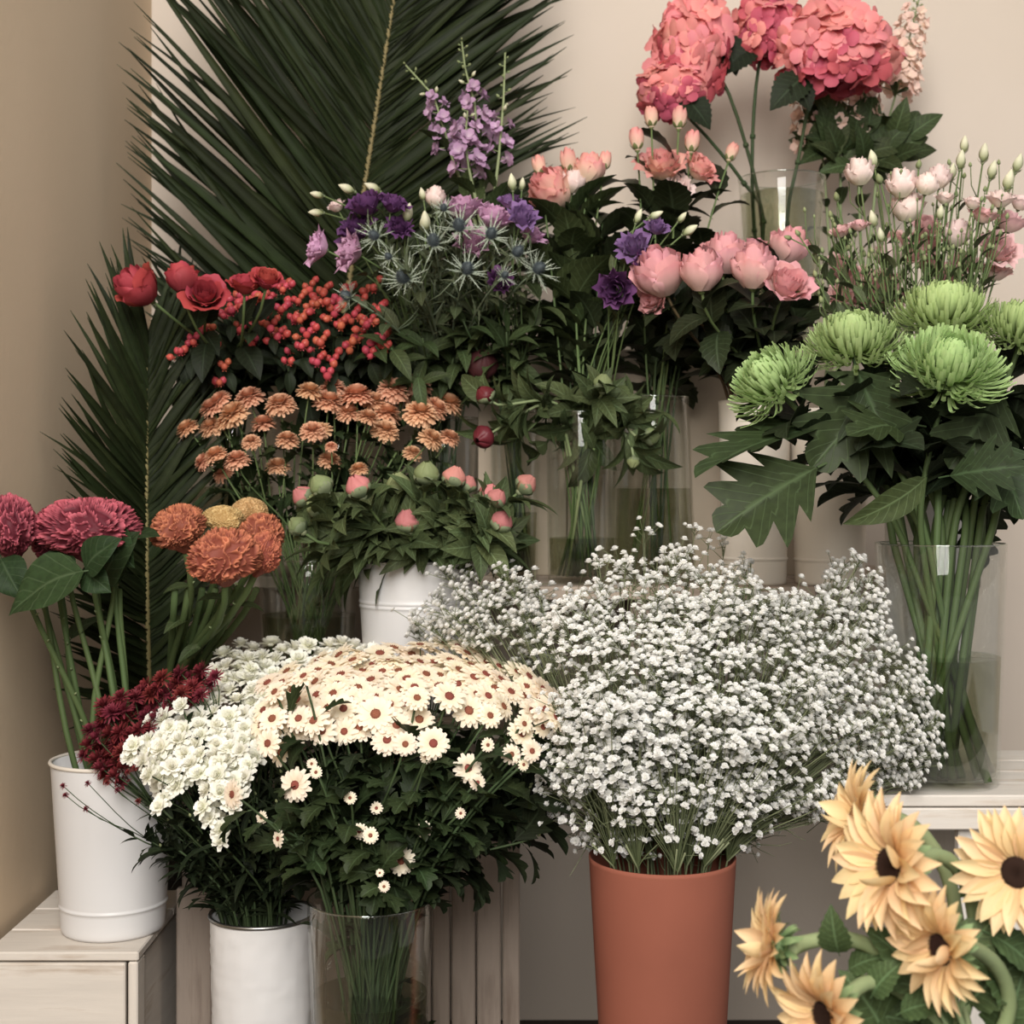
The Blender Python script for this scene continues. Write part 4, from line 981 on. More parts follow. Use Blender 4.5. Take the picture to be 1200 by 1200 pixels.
# ------------------------------------------------------------------ hydrangeas
def floret(mat, seed):
    r = random.Random(seed); mb = MB()
    for k in range(4):
        mb.add(*strip(1.0, pw(.50, .62, .45, .25), R_(34+r.gauss(0, 8)), R_(-8+r.gauss(0, 14)), -.2, 4, 2, 0, .12, r.random()*6), M=Matrix.Rotation(k*math.pi/2+r.gauss(0, .06), 4, 'Z') @ Matrix.Translation((0, .04, .01*k)))
    mb.tube([(0, 0, -.7), (0, 0, .12), (0, 0, .2)], [.03, .10, .04], 6)
    return mb.mesh('floret', mat)
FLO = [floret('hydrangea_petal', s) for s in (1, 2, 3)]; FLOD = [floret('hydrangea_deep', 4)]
HLEAF = leaf_mesh('hydrangea_leaf', 'leaf_dark', .36, .75, (10, -35), .12, serr=10, nw=3)
def hydrangea(label, px, py, d, rx, rz, n, stemto, leaves, r, fs=15, deep=0.0, tilt=0):
    C = C_hyd; c = P(px, py, d); ax, az = pxr(rx, d), pxr(rz, d)
    root = thing('hydrangea', label, 'hydrangea', (C['x'], C['y'], C['bot']), 'coral pink hydrangeas')
    pts = [P(*q) for q in stemto]+[c+Vector((0, .01, -az*.2))]
    sm = []
    for i in range(len(pts)-1):
        a = pts[max(0, i-1)]; b, e = pts[i], pts[i+1]; g = pts[min(len(pts)-1, i+2)]
        for t in (0, .33, .66):
            t2, t3 = t*t, t*t*t; sm.append(.5*((2*b)+(-a+e)*t+(2*a-5*b+4*e-g)*t2+(-a+3*b-3*e+g)*t3))
    sm.append(pts[-1]); mb = MB(); mb.tube(sm, [.0038, .003], 6)
    for i in (3, 6):
        if i < len(sm)-1: mb.tube([sm[i]-nz(sm[i+1]-sm[i])*.004, sm[i]+nz(sm[i+1]-sm[i])*.004], .0055, 6)
    part('stem', mb.mesh('stem', 'stem_dark'), root, ID)
    core = MB(); core.lathe([(.01, -.8)]+[(.82*math.sin(a), -.82*math.cos(a)) for a in [R_(x) for x in range(20, 180, 20)]]+[(.01, .82)], 14)
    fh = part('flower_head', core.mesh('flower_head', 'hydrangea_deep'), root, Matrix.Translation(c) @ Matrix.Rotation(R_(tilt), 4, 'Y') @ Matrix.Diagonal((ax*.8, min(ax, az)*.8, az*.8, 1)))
    Q = Matrix.Rotation(R_(tilt), 3, 'Y')
    for k in range(n):
        z = 1-1.75*(k+.5)/n; rr = math.sqrt(max(0, 1-z*z)); a = k*GA
        dn = Vector((rr*math.cos(a), rr*math.sin(a), z)); j = r.uniform(.86, 1.1)
        p = c+Q @ Vector((dn.x*ax*j, dn.y*min(ax, az)*j, dn.z*az*j)); nrm = nz(Q @ Vector((dn.x/ax, dn.y/min(ax, az), dn.z/az))+Vector((0, -2, 2))+rv(r, 6.0))
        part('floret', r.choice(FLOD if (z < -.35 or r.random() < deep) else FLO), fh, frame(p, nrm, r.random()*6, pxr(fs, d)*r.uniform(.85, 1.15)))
    for (lx, ly, dx, dy, L, dep) in leaves:
        s0 = P(lx, ly, d-.02); s1 = P(lx+dx, ly+dy, d-.05)
        part('leaf', HLEAF, root, leafM(s0, s1-s0, (0, -1, .5), (s1-s0).length, 1.0))
r = random.Random(91)
D = 2.78
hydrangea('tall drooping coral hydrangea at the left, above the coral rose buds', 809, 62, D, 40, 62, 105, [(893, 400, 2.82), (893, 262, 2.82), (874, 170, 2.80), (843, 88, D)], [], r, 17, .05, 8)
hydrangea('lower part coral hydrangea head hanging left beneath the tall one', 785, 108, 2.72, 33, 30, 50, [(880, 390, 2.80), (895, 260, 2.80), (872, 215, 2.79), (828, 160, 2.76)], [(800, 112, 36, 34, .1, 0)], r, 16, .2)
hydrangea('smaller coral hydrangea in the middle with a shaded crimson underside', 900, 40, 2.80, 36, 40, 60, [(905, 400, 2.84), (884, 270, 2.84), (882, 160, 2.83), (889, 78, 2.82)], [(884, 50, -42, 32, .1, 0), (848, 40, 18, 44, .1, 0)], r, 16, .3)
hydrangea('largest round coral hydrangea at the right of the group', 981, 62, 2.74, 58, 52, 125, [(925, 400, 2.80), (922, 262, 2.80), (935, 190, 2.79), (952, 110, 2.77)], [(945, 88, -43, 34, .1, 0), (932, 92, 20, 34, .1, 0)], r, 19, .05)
# ------------------------------------------------------------------ stocks
def stockfl(mat, seed):
    r = random.Random(seed); mb = MB()
    for k in range(9):
        mb.add(*strip(.85+.15*(k % 2), pw(.42, .65, .5, .3), R_(25+35*(k > 4)+r.gauss(0, 8)), R_(-10+40*(k > 4)+r.gauss(0, 12)), .1, 3, 2, 0, .25, r.random()*6), M=Matrix.Rotation(k*GA*.97, 4, 'Z'))
    mb.tube([(0, 0, -.8), (0, 0, 0)], [.05, .12], 5); return mb.mesh('floret', mat)
SF = dict(lilac=[stockfl('lilac_petal', 1), stockfl('lilac_petal', 2)], peach=[stockfl('peachstock_petal', 3), stockfl('peachstock_petal', 4)])
def stock(label, group, path, d, kind, C, r, nf=14, nb=9, fs=13, leafn=6, f0=.45, wid=1.0, lk='rosemid'):
    pts0 = [P(x, y, d) for x, y in path]
    root = thing('stock_flower', label, 'flower', (C['x'], C['y'], C['bot']), group)
    low = stempts(C, pts0[0], pts0[1]-pts0[0], r, .3, 6); pts = low+pts0[1:]
    def ex(mb):
        seg = pts0; k = len(seg)-1
        for i in range(nf+nb):
            u = f0+(1-f0)*(i/(nf+nb-1)); x = min(u*k, k-1e-4); j = int(x); p = seg[j].lerp(seg[j+1], x-j); tg = nz(seg[j+1]-seg[j])
            sd = Matrix.Rotation(i*GA, 3, tg) @ tg.orthogonal().normalized()
            if i < nf:
                s = pxr(fs, d)*(1-.35*i/nf); b = p+sd*s*1.1*wid+tg*.004; part('floret', r.choice(SF[kind]), root, frame(b, sd+tg*.5+Vector((0, -.3, 0)), r.random()*6, s)); mb.tube([p, b], .001, 3, False)
            else:
                s = .0052*(1.1-.5*(i-nf)/nb); b = p+sd*s*1.4; part('bud', BUDG if i > nf+1 else BUDC, root, frame(b, sd+tg*.8, 0, s)); mb.tube([p, b], .001, 3, False)
    stem_part(root, pts, [.0035]*len(low)+[.003-.0018*(i+1)/len(pts0) for i in range(len(pts0)-1)], 'stem_pale', 5, extra=ex)
    add_leaves(root, pts, leafn, lk, .07, r, .55, .85, (25, 60))
r = random.Random(101)
stock('lilac stock spike curving left, leftmost of the three', 'lilac stocks', [(548, 232), (530, 185), (520, 150), (508, 112), (475, 76)], 2.6, 'lilac', C_f, r, 13, 8, 12, f0=.3)
stock('lilac stock spike with the tallest green bud tip, in the middle', 'lilac stocks', [(568, 240), (562, 180), (556, 120), (545, 80), (541, 48)], 2.62, 'lilac', C_f, r, 9, 12, 13, f0=.35)
stock('lilac stock spike standing straight, rightmost of the three', 'lilac stocks', [(578, 240), (585, 180), (590, 120), (592, 62)], 2.6, 'lilac', C_f, r, 7, 10, 11, f0=.3)
stock('lilac stock spike with full blooms low in the middle of the group', 'lilac stocks', [(560, 245), (550, 200), (545, 165), (548, 130)], 2.57, 'lilac', C_f, r, 12, 3, 14, f0=.3)
C_pk = dict(C_w2)
for path, nf, nb, lab in [([(1015, 330), (1030, 180), (1050, 110), (1062, 60), (1078, -5)], 44, 8, 'pale peach stock spike rising right of the largest hydrangea'),
                          ([(985, 330), (985, 200), (995, 130), (1000, -10)], 24, 6, 'pale peach stock spike hidden behind the largest hydrangea'),
                          ([(975, 330), (965, 190), (950, 150), (945, 110)], 16, 2, 'short pale peach stock below the middle hydrangea leaf'),
                          ([(1010, 330), (1005, 170), (1010, 120), (1012, 95)], 14, 2, 'short pale peach stock under the largest hydrangea')]:
    stock(lab, 'pale peach stocks', path, 2.86, 'peach', C_pk, r, nf, nb, 12, 16, f0=.5, wid=1.5, lk='mid')
    o = [x for x in COL.objects if x.name.startswith('stock_flower')][-1]
    for i in range(16):
        px, py = r.uniform(955, 1065), r.uniform(118, 190); s0 = P(1000+(px-1000)*.5, 200, 2.86); s1 = P(px+(px-1000)*.3, py-10, 2.84)
        part('leaf', r.choice(LEAF['mid']), o, leafM(s0.lerp(s1, r.uniform(.2, .7)), s1-s0+rv(r, .04), (0, -1, .3), .09, 1.2))
# ------------------------------------------------------------------ green mums
GM = [(902, 446, 50, (-.75, -.35, .75), 'leftmost green spider chrysanthemum, tilted to the left'), (1000, 403, 56, (-.15, -.28, 1), 'green spider chrysanthemum second from left, seen from its side'), (1108, 367, 56, (0, -.22, 1), 'topmost green spider chrysanthemum, behind the large front one'),
      (1113, 430, 61, (.0, -.62, .85), 'largest green spider chrysanthemum, front centre with drooping petals'), (1200, 388, 52, (.2, -.3, .95), 'green spider chrysanthemum cut by the right edge of the picture')]
r = random.Random(111)
for i, (px, py, rr, f, lab) in enumerate(GM):
    C = C_big; d = (2.02, 2.05, 2.14, 1.98, 2.1)[i]; f = nz(f); sc = pxr(rr, d)*1.06; base = P(px, py, d)-f*sc*.2
    root = thing('spider_chrysanthemum', lab, 'chrysanthemum', (C['x'], C['y'], C['bot']), 'green spider chrysanthemums')
    pts = stempts(C, base-f*sc*.1, f, r, .3, 9); stem_part(root, pts, [.0048, .0038], 'stem_thick', 7)
    part('flower_head', GREEN[i % 2], root, frame(base, f, r.random()*6, sc))
    add_leaves(root, pts, 11, 'mumdark', .105, r, .38, .93, (45, 90))
    add_leaves(root, pts, 5, 'mumdark', .13, r, .4, .75, (70, 110))
    # extra thick stems of the same bunch that carry only leaves
g0 = [o for o in COL.objects if o.name.startswith('spider_chrysanthemum')]
LL = leaf_mesh('large_lobed_leaf', 'leaf_mum', .46, .72, (8, -22), .10, lobes=4, lobed=.55, pet=.14, nw=3)
for gi, (a, b, dd, up) in enumerate([((975, 540), (846, 612), 1.95, (-.1, -.9, .5)), ((985, 500), (818, 540), 1.96, (0, -.25, 1)), ((1100, 560), (1195, 545), 1.93, (0, -1, .25)), ((1085, 560), (1022, 620), 1.9, (.9, -.6, .3)),
                             ((1085, 500), (1000, 500), 1.96, (0, -.6, .8)), ((1120, 480), (1165, 450), 2.02, (0, -.5, .9)), ((1000, 420), (1040, 520), 1.98, (-.5, -1, 0)), ((1150, 500), (1200, 600), 1.97, (0, -1, .2)), ((1060, 420), (960, 540), 2.0, (0, -1, .1)), ((1180, 440), (1120, 540), 2.0, (0, -1, .2)), ((950, 480), (880, 520), 2.05, (0, -.5, .8))]):
    s0, s1 = P(*a, dd+.05), P(*b, dd-.02)
    part('leaf', LL if gi not in (3,) else LEAF['mid'][1], g0[(0, 0, 3, 1, 1, 3, 1, 4, 1, 4, 0)[gi]], leafM(s0, s1-s0, up, (s1-s0).length*1.05, .62 if gi == 1 else .95), 'large mid green lobed leaf' if gi == 0 else None)
for i in range(23):
    C = C_big; root = thing('chrysanthemum_stalk', 'thick leafy green stem crossing others in the large right glass vase', 'stem', (C['x'], C['y'], C['bot']), 'thick crossing stems in the right vase')
    h = P(r.uniform(1000, 1195), r.uniform(440, 560), 2.13+r.uniform(-.06, .08)); f = nz(h-Vector((C['x'], C['y'], C['top']-.2))); pts = stempts(C, h, f, r, .3, 6, .85)
    stem_part(root, pts, [.006, .0046], 'stem_thick', 7); add_leaves(root, pts, 6, 'mumdark', .11, r, .5, 1.0, (40, 90))
# ------------------------------------------------------------------ cockscombs
def celosia(name, mat, seed, freq=4.2, amp=.16, nt=84, nph=170):
    v = []; t = []; s_ = []
    for i in range(nt+1):
        q = i/nt
        for j in range(nph):
            a = 2*math.pi*j/nph; lob = 1+.09*math.sin(3*a+seed)+.06*math.sin(5*a+seed*2)
            if q < .78:
                th_ = q/.78*R_(112); rr = math.sin(th_); z = math.cos(th_)*.72
            else:
                u = (q-.78)/.22; rr = math.sin(R_(112))*(1-u)+.14*u; z = math.cos(R_(112))*.72*(1-u)-.95*u
            p = Vector((rr*math.cos(a)*lob, rr*math.sin(a)*lob, z)); w_ = p*freq+Vector((seed*3.1, 0, 0))
            w_ += Vector((noise.noise(w_*.7), noise.noise(w_*.7+Vector((9, 0, 0))), noise.noise(w_*.7+Vector((0, 9, 0)))))*.8
            n = abs(noise.noise(w_*1.15)); h = math.exp(-(n/.10)**2)+.25*noise.noise(p*2.2+Vector((seed, 0, 0)))
            k = 1 if q < .78 else max(0, 1-(q-.78)/.15)
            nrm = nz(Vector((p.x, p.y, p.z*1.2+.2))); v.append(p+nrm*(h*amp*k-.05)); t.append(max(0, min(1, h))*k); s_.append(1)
    f = [(i*nph+j, i*nph+(j+1) % nph, (i+1)*nph+(j+1) % nph, (i+1)*nph+j) for i in range(nt) for j in range(nph)]
    mb = MB(); mb.add(v, f, t, s_); return mb.mesh(name, mat)
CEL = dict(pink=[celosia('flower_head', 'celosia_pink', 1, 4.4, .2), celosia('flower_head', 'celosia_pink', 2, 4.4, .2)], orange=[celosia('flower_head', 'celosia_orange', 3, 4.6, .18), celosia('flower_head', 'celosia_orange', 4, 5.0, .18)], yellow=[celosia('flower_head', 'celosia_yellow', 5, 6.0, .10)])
def cockscomb(label, group, px, py, d, rx, rz, kind, f, C, r, leafn=3, leafs=.09, srad=.0048, lk='broad', nb=0):
    f = nz(f); c = P(px, py, d); sx, sz = pxr(rx, d), pxr(rz, d); base = c-Vector((0, 0, sz*.35))
    root = thing('cockscomb', label, 'cockscomb', (C['x'], C['y'], C['bot']), group)
    pts = stempts(C, base-f*sz*.7, f, r, .3, 8); stem_part(root, pts, [srad, srad*.85], 'stem_thick', 8)
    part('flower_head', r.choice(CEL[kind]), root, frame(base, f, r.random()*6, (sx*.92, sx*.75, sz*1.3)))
    k = len(pts)-1; nd = MB()
    for q in range(6):
        u = (.35+.6*q/6)*k; j = min(k-1, int(u)); p = pts[j].lerp(pts[j+1], u-j); sd = Vector((r.uniform(-1, 1), -.5, 0)).normalized(); nd.tube([p+sd*srad*.7, p+sd*srad*1.6+Vector((0, 0, .003))], [.0022, .001], 5)
    part('leaf_node', nd.mesh('leaf_node', 'stem_pale'), root, ID)
    add_leaves(root, pts, leafn, lk, leafs, r, .6, .95, (50, 95))
    return root
r = random.Random(121)
k1 = cockscomb('magenta cockscomb cut by the left edge of the picture', 'magenta cockscombs', 12, 606, 2.09, 40, 36, 'pink', (-.1, -.15, 1), C_left, r, 1)
k2 = cockscomb('wide magenta cockscomb with ruffled fan, right of the cut off one', 'magenta cockscombs', 103, 608, 2.12, 62, 34, 'pink', (0, -.15, 1), C_left, r, 1)
k3 = cockscomb('small magenta cockscomb lobe tucked under the left of the wide one', 'magenta cockscombs', 60, 622, 2.17, 26, 32, 'pink', (-.1, -.1, 1), C_left, r, 1)
for nm, (a, b, up, d) in enumerate([((110, 668), (0, 706), (-.1, -.75, .9), 2.02), ((98, 672), (132, 628), (-.6, -.8, .2), 2.03), ((100, 668), (125, 692), (0, -1, .1), 2.04), ((120, 690), (150, 620), (-.7, -.7, 0), 2.1), ((0, 650), (22, 700), (0, -1, .2), 2.06), ((75, 640), (60, 690), (0, -1, .2), 2.1), ((140, 640), (182, 618), (0, -.4, 1), 2.12), ((125, 615), (150, 665), (-.3, -1, 0), 2.1)]):
    s0, s1 = P(*a, d+.02), P(*b, d-.01); part('leaf', LEAF['broad'][0], (k2, k2, k2, k2, k1, k3, k2, k2)[nm], leafM(s0, s1-s0, up, (s1-s0).length*1.05, .95))
for i in range(9):
    h = P(r.uniform(15, 150), r.uniform(650, 700), 2.17); C = C_left; root = thing('cockscomb_stalk', 'bare thick green cockscomb stem rising from the left white bucket', 'stem', (C['x'], C['y'], C['bot']), 'bare stems in the left bucket')
    h.x = max(h.x, WALL_X+.06)
    pts = stempts(C, h, nz(h-Vector((C['x'], C['y'], C['top']-.15))), r, .3, 6, .8); stem_part(root, pts, [.005, .004], 'stem_thick', 7)
for px, py, d, rx, rz, kd, f, lab in [(210, 610, 2.18, 37, 26, 'orange', (-.25, -.25, 1), 'orange cockscomb at the left of its bunch with drooping lobe'), (262, 642, 2.12, 44, 32, 'orange', (0, -.45, 1), 'largest orange cockscomb in front with tight folds'), (308, 640, 2.16, 22, 26, 'orange', (.4, -.3, 1), 'small orange cockscomb right of the largest one'),
        (308, 618, 2.24, 28, 24, 'orange', (.35, -.3, 1), 'dull orange cockscomb at the back right of its bunch'), (262, 603, 2.26, 30, 16, 'yellow', (0, -.25, 1), 'mustard yellow cockscomb behind the largest orange one'), (292, 594, 2.32, 27, 17, 'yellow', (.2, -.2, 1), 'mustard yellow cockscomb furthest back, right of the other yellow one')]:
    cockscomb(lab, 'orange and yellow cockscombs', px, py, d, rx, rz, kd, f, C_cel, r, 2, .05, .0062, 'mid')
for i in range(7):
    h = P(205+16*i, 690, 2.24+r.uniform(-.04, .05)); C = C_cel; root = thing('cockscomb_stalk', 'bare thick green stem below the orange cockscombs', 'stem', (C['x'], C['y'], C['bot']), 'bare stems below the orange cockscombs')
    pts = stempts(C, h, nz(h-Vector((C['x'], C['y'], C['top']-.2))), r, .3, 6, .8); stem_part(root, pts, [.0062, .0052], 'stem_thick', 8)
# ------------------------------------------------------------------ spray mums and daisies
def inpoly(x, y, poly):
    c = False; j = len(poly)-1
    for i in range(len(poly)):
        xi, yi = poly[i]; xj, yj = poly[j]
        if (yi > y) != (yj > y) and x < (xj-xi)*(y-yi)/(yj-yi)+xi: c = not c
        j = i
    return c
def poisson(poly, md, r, tries=6000):
    xs_ = [p[0] for p in poly]; ys = [p[1] for p in poly]; out = []
    for _ in range(tries):
        x, y = r.uniform(min(xs_), max(xs_)), r.uniform(min(ys), max(ys))
        if inpoly(x, y, poly) and all((x-a)**2+((y-b)*1.25)**2 > md*md for a, b in out): out.append((x, y))
    return out
def cluster(pts, k, r):
    cs = r.sample(pts, k)
    for _ in range(6):
        gs = [[] for _ in cs]
        for p in pts: gs[min(range(k), key=lambda i: (cs[i][0]-p[0])**2+(cs[i][1]-p[1])**2)].append(p)
        cs = [(sum(p[0] for p in g)/len(g), sum(p[1] for p in g)/len(g)) if g else cs[i] for i, g in enumerate(gs)]
    return [g for g in gs if g]
def spray(name, label, cat, group, hs, C, r, heads_, eye_=None, stemmat='stem_dark', leafk='dark', leafn=10, leafs=.05, stemr=.0022, pull=.4, lu=(.4, 1.0)):
    """hs: list of (pos, face, scale)"""
    root = thing(name, label, cat, (C['x'], C['y'], C['bot']), group)
    m = Vector((0, 0, 0))
    for h in hs: m += h[0]
    m /= len(hs); mouth = Vector((C['x'], C['y'], C['top']))
    mf = Vector((0, 0, 0))
    for h in hs: mf += h[1]
    if len(hs) == 1: anchor = m-nz(mf)*.004
    else: anchor = m+(mouth-m)*pull*min(1, .09/max(.01, (m-mouth).length*pull))-nz(mf)*.02
    pts = stempts(C, anchor, nz(m-mouth), r, .3, 7)
    mb = MB(); mb.tube(pts, [stemr, stemr*.75], 5)
    for (p, f, s) in hs:
        q = p-f*s*.12
        if len(hs) > 1:
            L = (q-anchor).length; mb.tube(bez(anchor, anchor+nz(m-mouth)*L*.4, q-f*L*.35, q, 4), [stemr*.55, stemr*.45], 4)
        hd = part('flower_head', r.choice(heads_), root, frame(q, f, r.random()*6, s))
        if eye_: part('flower_eye', eye_, hd, WM[hd.name])
    part('stem', mb.mesh('stem', stemmat), root, ID)
    add_leaves(root, pts, leafn, leafk, leafs, r, lu[0], lu[1], (35, 90))
    return root
r = random.Random(131)
# white mums
poly = [(150, 885), (165, 845), (215, 815), (250, 790), (266, 757), (300, 750), (345, 757), (400, 752), (440, 760), (440, 775), (390, 790), (345, 830), (318, 880), (300, 885), (285, 925), (262, 978), (240, 955), (225, 915), (190, 945), (178, 912)]
pp = poisson(poly, 13.5, r, 9000)
def dW(y): return 2.34-.36*max(0, min(1, (y-755)/150))
hsall = []
for g in cluster(pp, 26, r):
    hs = []
    for (x, y) in g:
        d = dW(y)+r.uniform(-.02, .03); u = max(0, min(1, (y-760)/140))
        f = nz(((x-310)/180*(.3+.5*u)+r.gauss(0, .22), -.3-.55*u+r.gauss(0, .2), .85-.35*u)); hs.append((P(x, y, d), f, pxr(r.uniform(13, 16.5), d)))
    hsall.append(hs)
for hs, lb in zip(hsall, ordl([sum(q[0].x for q in h)/len(h) for h in hsall], 'spray of double white mums in the hammered bucket, {} in the crowd')):
    spray('white_chrysanthemum', lb, 'chrysanthemum', 'white mums', hs, C_ham, r, WHITE, leafk='needle', leafn=22, leafs=.055, lu=(.3, .97))
for x, y, lab in [(186, 945, 'single white mum hanging at the lower left of its bunch'), (212, 827, 'single white mum raised against the burgundy mums'), (258, 985, 'lowest white mum, partly withered, over dark leaves')]:
    spray('white_chrysanthemum', lab, 'chrysanthemum', 'white mums standing apart', [(P(x, y, 1.97 if y > 900 else 2.1), nz((-.3, -.7, .5)), pxr(13, 2))], C_ham, r, WHITE, leafk='needle', leafn=10)
# dark leaves under white mums: leafy stems without bloom
for i in range(26):
    x, y = r.uniform(165, 350), r.uniform(930, 1000); x = max(x, 170+(y-930)*.3)
    spray('chrysanthemum_stalk', 'dark feathery leafy stem under the white mums above the hammered bucket', 'stem', 'dark leafy stems above the hammered bucket', [(P(x, y, 2.0+r.uniform(-.03, .12)), nz((-.2, -.4, .8)), .004)], C_ham, r, [BUDG], leafk='needle', leafn=28, leafs=.05, lu=(.22, 1.0))
# burgundy
poly = [(95, 885), (105, 850), (120, 825), (150, 812), (175, 795), (215, 785), (262, 785), (250, 805), (215, 830), (180, 850), (160, 870), (150, 900), (140, 925), (118, 905)]
pp = poisson(poly, 11.5, r)
gg = cluster(pp, 9, r)
for g, lb in zip(gg, ordl([sum(q[0] for q in h)/len(h) for h in gg], 'spray of spiky burgundy mums left of the white mums, {} in the mass')):
    hs = [(P(x, y, 2.17+r.uniform(-.03, .03)-(y-790)*.0008), nz((-.4+r.gauss(0, .25), -.45+r.gauss(0, .2), .7)), pxr(r.uniform(12, 16), 2.2)) for x, y in g]
    spray('burgundy_chrysanthemum', lb, 'chrysanthemum', 'burgundy mums', hs, C_ham, r, WINE, leafk='needle', leafn=12, leafs=.04)
for hs_, lab in [([(74, 921), (77, 932)], 'pair of tiny burgundy buds furthest left on a thin branch'), ([(103, 918), (101, 948)], 'two burgundy buds on thin branches before the white bucket'), ([(126, 917), (138, 926), (150, 905)], 'small burgundy buds close under the burgundy mass'), ([(162, 939), (158, 900)], 'burgundy buds beside the single hanging white mum')]:
    spray('burgundy_chrysanthemum', lab, 'chrysanthemum', 'burgundy buds on thin branches', [(P(x, y, 2.0), nz((-.5, -.4, .7)), pxr(5.5, 2.0)) for x, y in hs_], C_ham, r, WINE, leafk='needle', leafn=12, leafs=.03, stemr=.0014, pull=.55)
# cream daisies
iso = [(440, 836, 24), (508, 871, 20), (550, 832, 22), (549, 900, 18), (527, 815, 22), (345, 920, 21), (271, 931, 18), (377, 856, 19), (403, 857, 17), (325, 983, 11), (470, 1009, 17), (497, 972, 10), (441, 947, 8), (421, 974, 10), (434, 979, 10), (450, 1039, 7), (445, 1023, 5), (335, 843, 20), (313, 871, 18), (355, 791, 17), (321, 810, 17), (489, 817, 17), (475, 872, 15), (575, 838, 16), (615, 848, 13), (637, 852, 14), (624, 880, 14), (600, 884, 13), (572, 873, 9), (560, 917, 10), (306, 958, 8), (500, 887, 8), (370, 905, 8), (365, 895, 7), (540, 953, 7), (614, 896, 8), (410, 935, 8)]
names = {(440, 836): 'large cream daisy with brown eye, leftmost of the big front blooms', (508, 871): 'cream daisy with brown eye facing straight out, alone over dark leaves', (550, 832): 'large cream daisy with dark eye right of the upper centre one', (549, 900): 'round cream daisy hanging low over the dark leaves at right', (527, 815): 'cream daisy seen slightly from above at the upper centre', (345, 920): 'large open cream daisy over dark leaves left of centre',
         (271, 931): 'cream daisy facing left among the lowest white mums', (377, 856): 'cream daisy, left one of a touching pair', (403, 857): 'cream daisy, right one of a touching pair', (325, 983): 'narrow side turned small cream daisy under the large open one', (470, 1009): 'lowest full sized cream daisy above the front vase', (497, 972): 'tiny cream daisy with large brown eye, right above the lowest full one',
         (441, 947): 'tiny cream daisy alone in the dark leaves centre', (421, 974): 'small cream daisy, left one of a low touching pair', (434, 979): 'small cream daisy seen from behind, right one of a low pair', (450, 1039): 'lowest tiny round cream daisy just above the front vase', (445, 1023): 'tiny closed cream daisy above the lowest round one'}
r = random.Random(141)
C = C_fg
rest = [q for q in iso if (q[0], q[1]) not in names]
rl = ordl([q[0] for q in rest], 'cream daisy at the edge of the crowded mass, {} of the scattered ones')
for q in iso:
    x, y, rr = q; key = (x, y); lab = names.get(key) or rl[rest.index(q)]
    d = (1.86 if y > 860 else 1.90)+r.uniform(-.02, .02)
    u = max(0, min(1, (y-790)/80)); f = nz(((x-450)/260, -.45-.6*u, .75-.5*u))
    if key in ((325, 983), (271, 931), (620, 880)): f = nz((-.7, -.7, .1))
    spray('cream_daisy', lab, 'daisy', 'separate cream daisies', [(P(x, y, d), f, pxr(rr, d)*1.0)], C, r, DAISY, EYEM, leafk='mum', leafn=6, leafs=.055, lu=(.35, .9))
poly = [(300, 800), (330, 785), (380, 768), (440, 760), (500, 748), (545, 757), (590, 772), (625, 792), (650, 815), (656, 840), (630, 838), (600, 818), (560, 812), (520, 800), (470, 828), (420, 825), (385, 838), (340, 860), (315, 872), (298, 850), (310, 825)]
pp = [p for p in poisson(poly, 14.5, r, 9000) if all((p[0]-q[0])**2+(p[1]-q[1])**2 > 170 for q in iso)]
pp += [(x+r.uniform(-3, 3), y+r.uniform(-3, 3)) for x, y in ((465, 850), (420, 852), (490, 842), (590, 830), (610, 862), (575, 815), (330, 880), (455, 865))]
gg = cluster(pp, 20, r)
for g, lb in zip(gg, ordl([sum(q[0] for q in h)/len(h) for h in gg], 'spray of crowded cream daisies atop the front vase bunch, {} in the mass')):
    hs = []
    for (x, y) in g:
        u = max(0, min(1, (y-760)/80)); d = 2.16-.26*u+r.uniform(-.02, .02); f = nz(((x-450)/260+r.gauss(0, .2), -.10-.72*u+r.gauss(0, .13), 1.0-.45*u)); hs.append((P(x, y, d), f, pxr(r.uniform(17, 21), d)))
    spray('cream_daisy', lb, 'daisy', 'crowded cream daisies', hs, C, r, DAISY, EYEM, leafk='mumdark', leafn=14, leafs=.06, lu=(.35, .95))
for i in range(34):
    x, y = r.uniform(290, 640), r.uniform(900, 985)
    spray('daisy_stalk', 'dark green leafy stem below the cream daisies in the front glass vase', 'stem', 'leafy stems below the cream daisies', [(P(x, y, 1.93+r.uniform(-.03, .12)), nz(((x-450)/200, -.3, .8)), .004)], C, r, [BUDG], leafk=('mum', 'mumdark', 'mumdark')[i % 3], leafn=14, leafs=.075, lu=(.08 if i % 3 == 0 else .2, 1.0))
r2 = random.Random(5)
root = thing('button_chrysanthemum', 'single pink mum peeping out behind the cream daisies', 'chrysanthemum', (C_ham['x'], C_ham['y'], C_ham['bot']))
petal('pinkmum', (186, 120, 132), (206, 150, 160), .05)
b = P(391, 781, 2.2); pts = stempts(C_ham, b, (0, -.5, 1), r2); stem_part(root, pts, .0018, 'stem_dark', 4); part('flower_head', dome_head('flower_head', 'pinkmum', 70, .4, .9, .11, 85, 0, 0, -20, .15, .25), root, frame(b, (0, -.8, .5), 0, pxr(14, 2.2)))
